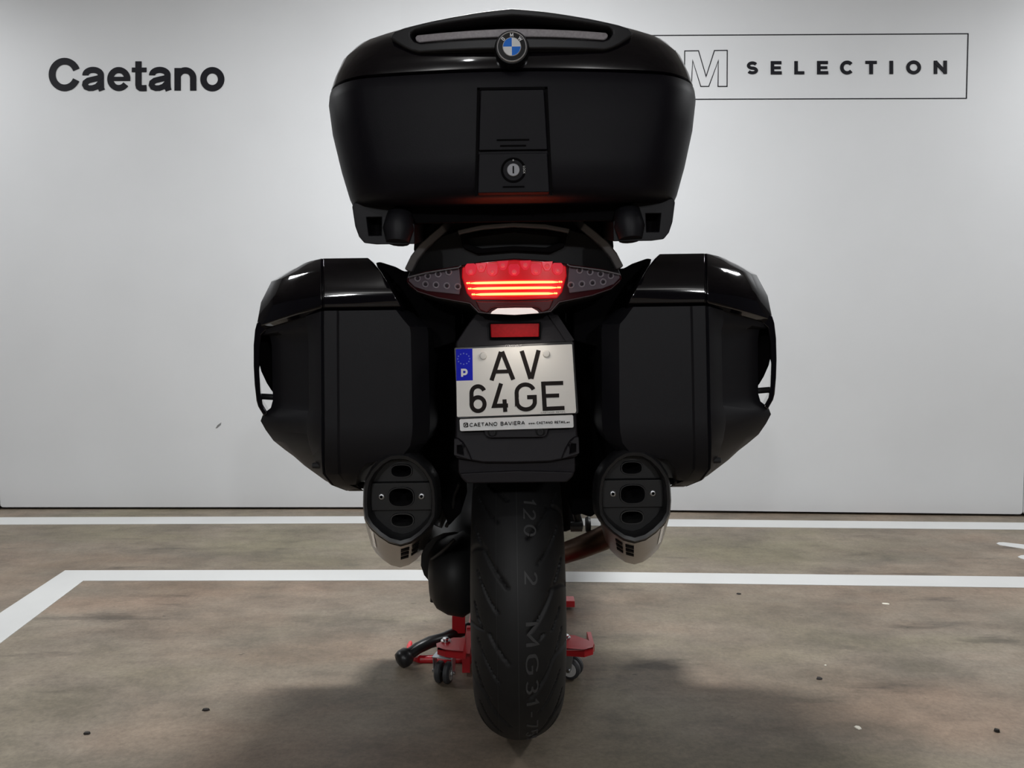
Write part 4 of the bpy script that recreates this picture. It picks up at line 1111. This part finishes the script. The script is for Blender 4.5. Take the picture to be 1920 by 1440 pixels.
# ---- centre stand with its kick lever
m = Mb()
for s_ in (-1, 1): m.tube([(s_ * .09, .62, .30), (s_ * .09, .52, .14), (s_ * .09, .44, .060)], .016, 10)
m.tube([(-.09, .60, .25), (.09, .60, .25)], .014, 10)
st_ = m.build('centre_stand', mat('stand_black', (0.010, 0.010, 0.011), 0.35), bike, smooth=60)
lv = [B(-92, 1176, 2.16), B(-112, 1184, 2.12), B(-140, 1196, 2.07), B(-165, 1202, 2.04), B(-188, 1213, 2.02), B(-210, 1228, 2.00)]
m = Mb(); m.tube(lv, [.016, .0165, .0165, .0160, .0155, .0155], 14); m.build('kick_lever', MATS['stand_black'], st_, smooth=60)
a0, a1 = lv[-2], lv[-1]; d_ = (a1 - a0).normalized()
m = Mb(); m.tube([a1 - d_ * .012, a1 - d_ * .004, a1 + d_ * .010, a1 + d_ * .022, a1 + d_ * .026], [.018, .0235, .0245, .021, .010], 18)
m.build('lever_pad', mat('pad_rubber', (0.014, 0.014, 0.015), 0.35), st_, smooth=60)

# ================================================================== red dolly
dol = thing('motorcycle_dolly', 'red steel wheeled dolly under the motorcycle centre stand', 'dolly', (0, 2.2, 0))
DO = Vector((0, 2.2, 0))
m = Mb()
m.box(Vector((0, 2.20, .039)) - DO, (.25, .20, .006))
m.box(Vector((0, 2.105, .052)) - DO, (.25, .006, .022)); m.box(Vector((0, 2.295, .052)) - DO, (.25, .006, .022))
m.build('platform', REDP, dol, smooth=0, bevel=.0015)
m = Mb(); m.tube([at(788, 1236, 2.02) - DO, at(1040, 1236, 2.02) - DO], .011, 12); m.tube([at(788, 1236, 2.02) - DO, at(766, 1236, 2.05) - DO, at(768, 1213, 2.14) - DO, at(777, 1190, 2.27) - DO], .010, 12)
m.tube([at(1040, 1236, 2.02) - DO, at(1066, 1232, 2.10) - DO], .011, 12)
m.build('frame_tube', REDP, dol, smooth=60)
def arm(pts, z0, th=.005, lip=.016):
    ol = [(p.x, p.y) for p in pts]
    m = Mb(); m.prism(ol, [], lambda x, y: (x, y - 2.2, z0), lambda x, y: (x, y - 2.2, z0 - th))
    return m
ZA = 0.098
fl = lambda px, py: floor_pt(px, py, ZA)
def arm_piece(pix, lipidx):
    P = [fl(*p) for p in pix]
    m = arm(P, ZA)
    for i in lipidx:
        a, b = P[i], P[(i + 1) % len(P)]
        m.add([(a.x, a.y - 2.2, ZA), (b.x, b.y - 2.2, ZA), (b.x, b.y - 2.2, ZA - .018), (a.x, a.y - 2.2, ZA - .018), (a.x, a.y - 2.196, ZA), (b.x, b.y - 2.196, ZA), (b.x, b.y - 2.196, ZA - .018), (a.x, a.y - 2.196, ZA - .018)],
              [(0, 1, 2, 3), (7, 6, 5, 4), (0, 4, 5, 1), (1, 5, 6, 2), (2, 6, 7, 3), (3, 7, 4, 0)])
    return m.build('castor_arm', REDP, dol, smooth=0, bevel=.0012)
arm_piece([(850, 1195), (874, 1195), (874, 1222), (868, 1222), (835, 1219), (820, 1214), (818, 1206)], (2, 3, 4))
arm_piece([(1052, 1190), (1078, 1191), (1100, 1199), (1113, 1209), (1112, 1214), (1096, 1219), (1052, 1216)], (2, 3, 4, 5))
m = Mb(); m.box(at(860, 1162, 2.10) - DO, (.036, .006, .075)); m.build('upright', REDP, dol, smooth=0, bevel=.001)
m = Mb(); m.box(at(1062, 1128, 2.45) - DO, (.05, .05, .02)); m.build('end_stop', REDP, dol, smooth=0, bevel=.001)
m = Mb(); m.box(at(878, 1215, 2.03) - DO, (.02, .20, .05)); m.box(at(1046, 1215, 2.03) - DO, (.02, .20, .05))
m.box(at(1107, 1203, 2.03) - DO, (.012, .09, .02)); m.build('side_rail', REDP, dol, smooth=0, bevel=.001)
def castor(px, py, yaw, back=0.0):
    c = floor_pt(px, py); c = Vector((c.x, c.y + .02 + back, 0)) - DO
    r = bpy.data.objects.new('castor', None); col.objects.link(r); r.parent = dol; r.location = c; r.rotation_euler = (0, 0, yaw)
    Rw = .0265
    for sx in (-1, 1):
        m = Mb(); m.lathe([(sx * .004, .010), (sx * .004, Rw - .003), (sx * .007, Rw), (sx * .015, Rw), (sx * .019, Rw - .004), (sx * .020, Rw - .008)], (0, 0, Rw), 'x', 28, 0)
        m.lathe([(sx * .0195, Rw - .007), (sx * .0205, Rw - .012), (sx * .018, .007), (sx * .023, .006), (sx * .023, .0003)], (0, 0, Rw), 'x', 24, 1)
        m.build('wheel', [CASTOR_T, WHITE_P], r, smooth=40)
    m = Mb()
    for sx in (-1, 1):
        ol = [(-.012, .066), (.022, .066), (.012, .030), (.007, .020), (-.004, .020), (-.008, .030)]
        m.prism(ol, [], lambda y, z: (sx * .0255, y + .000, z), lambda y, z: (sx * .0235, y, z))
    m.box((0, .004, .0665), (.053, .036, .003)); m.lathe([(.068, .019), (.074, .020), (.077, .016)], (0, .016, 0), 'z', 24, cap=True)
    m.build('fork', ZINC, r, smooth=30, bevel=.0006)
    m = Mb(); m.lathe([(-.030, .0045), (.030, .0045)], (0, 0, Rw), 'x', 12, cap=True); m.build('axle_bolt', CHROME, r)
    m = Mb(); m.lathe([(.076, .006), (.098, .006), (.0985, .013), (.102, .0125), (.1022, .008), (.107, .0078), (.108, .003)], (0, .016, 0), 'z', 16, cap=True); m.build('stem_nut', CHROME, r)
    return r
castor(831, 1286, math.radians(-14))
castor(1073, 1276, math.radians(66))
c1 = castor(888, 1286, math.radians(20), .48); c2 = castor(1032, 1276, math.radians(-30), .46)
for x in (-.095, .10):
    m = Mb(); m.box((x, .24, .095), (.07, .10, .006)); m.box((x * .95, .15, .072), (.03, .16, .046)); m.build('castor_arm', REDP, dol, smooth=0, bevel=.001)
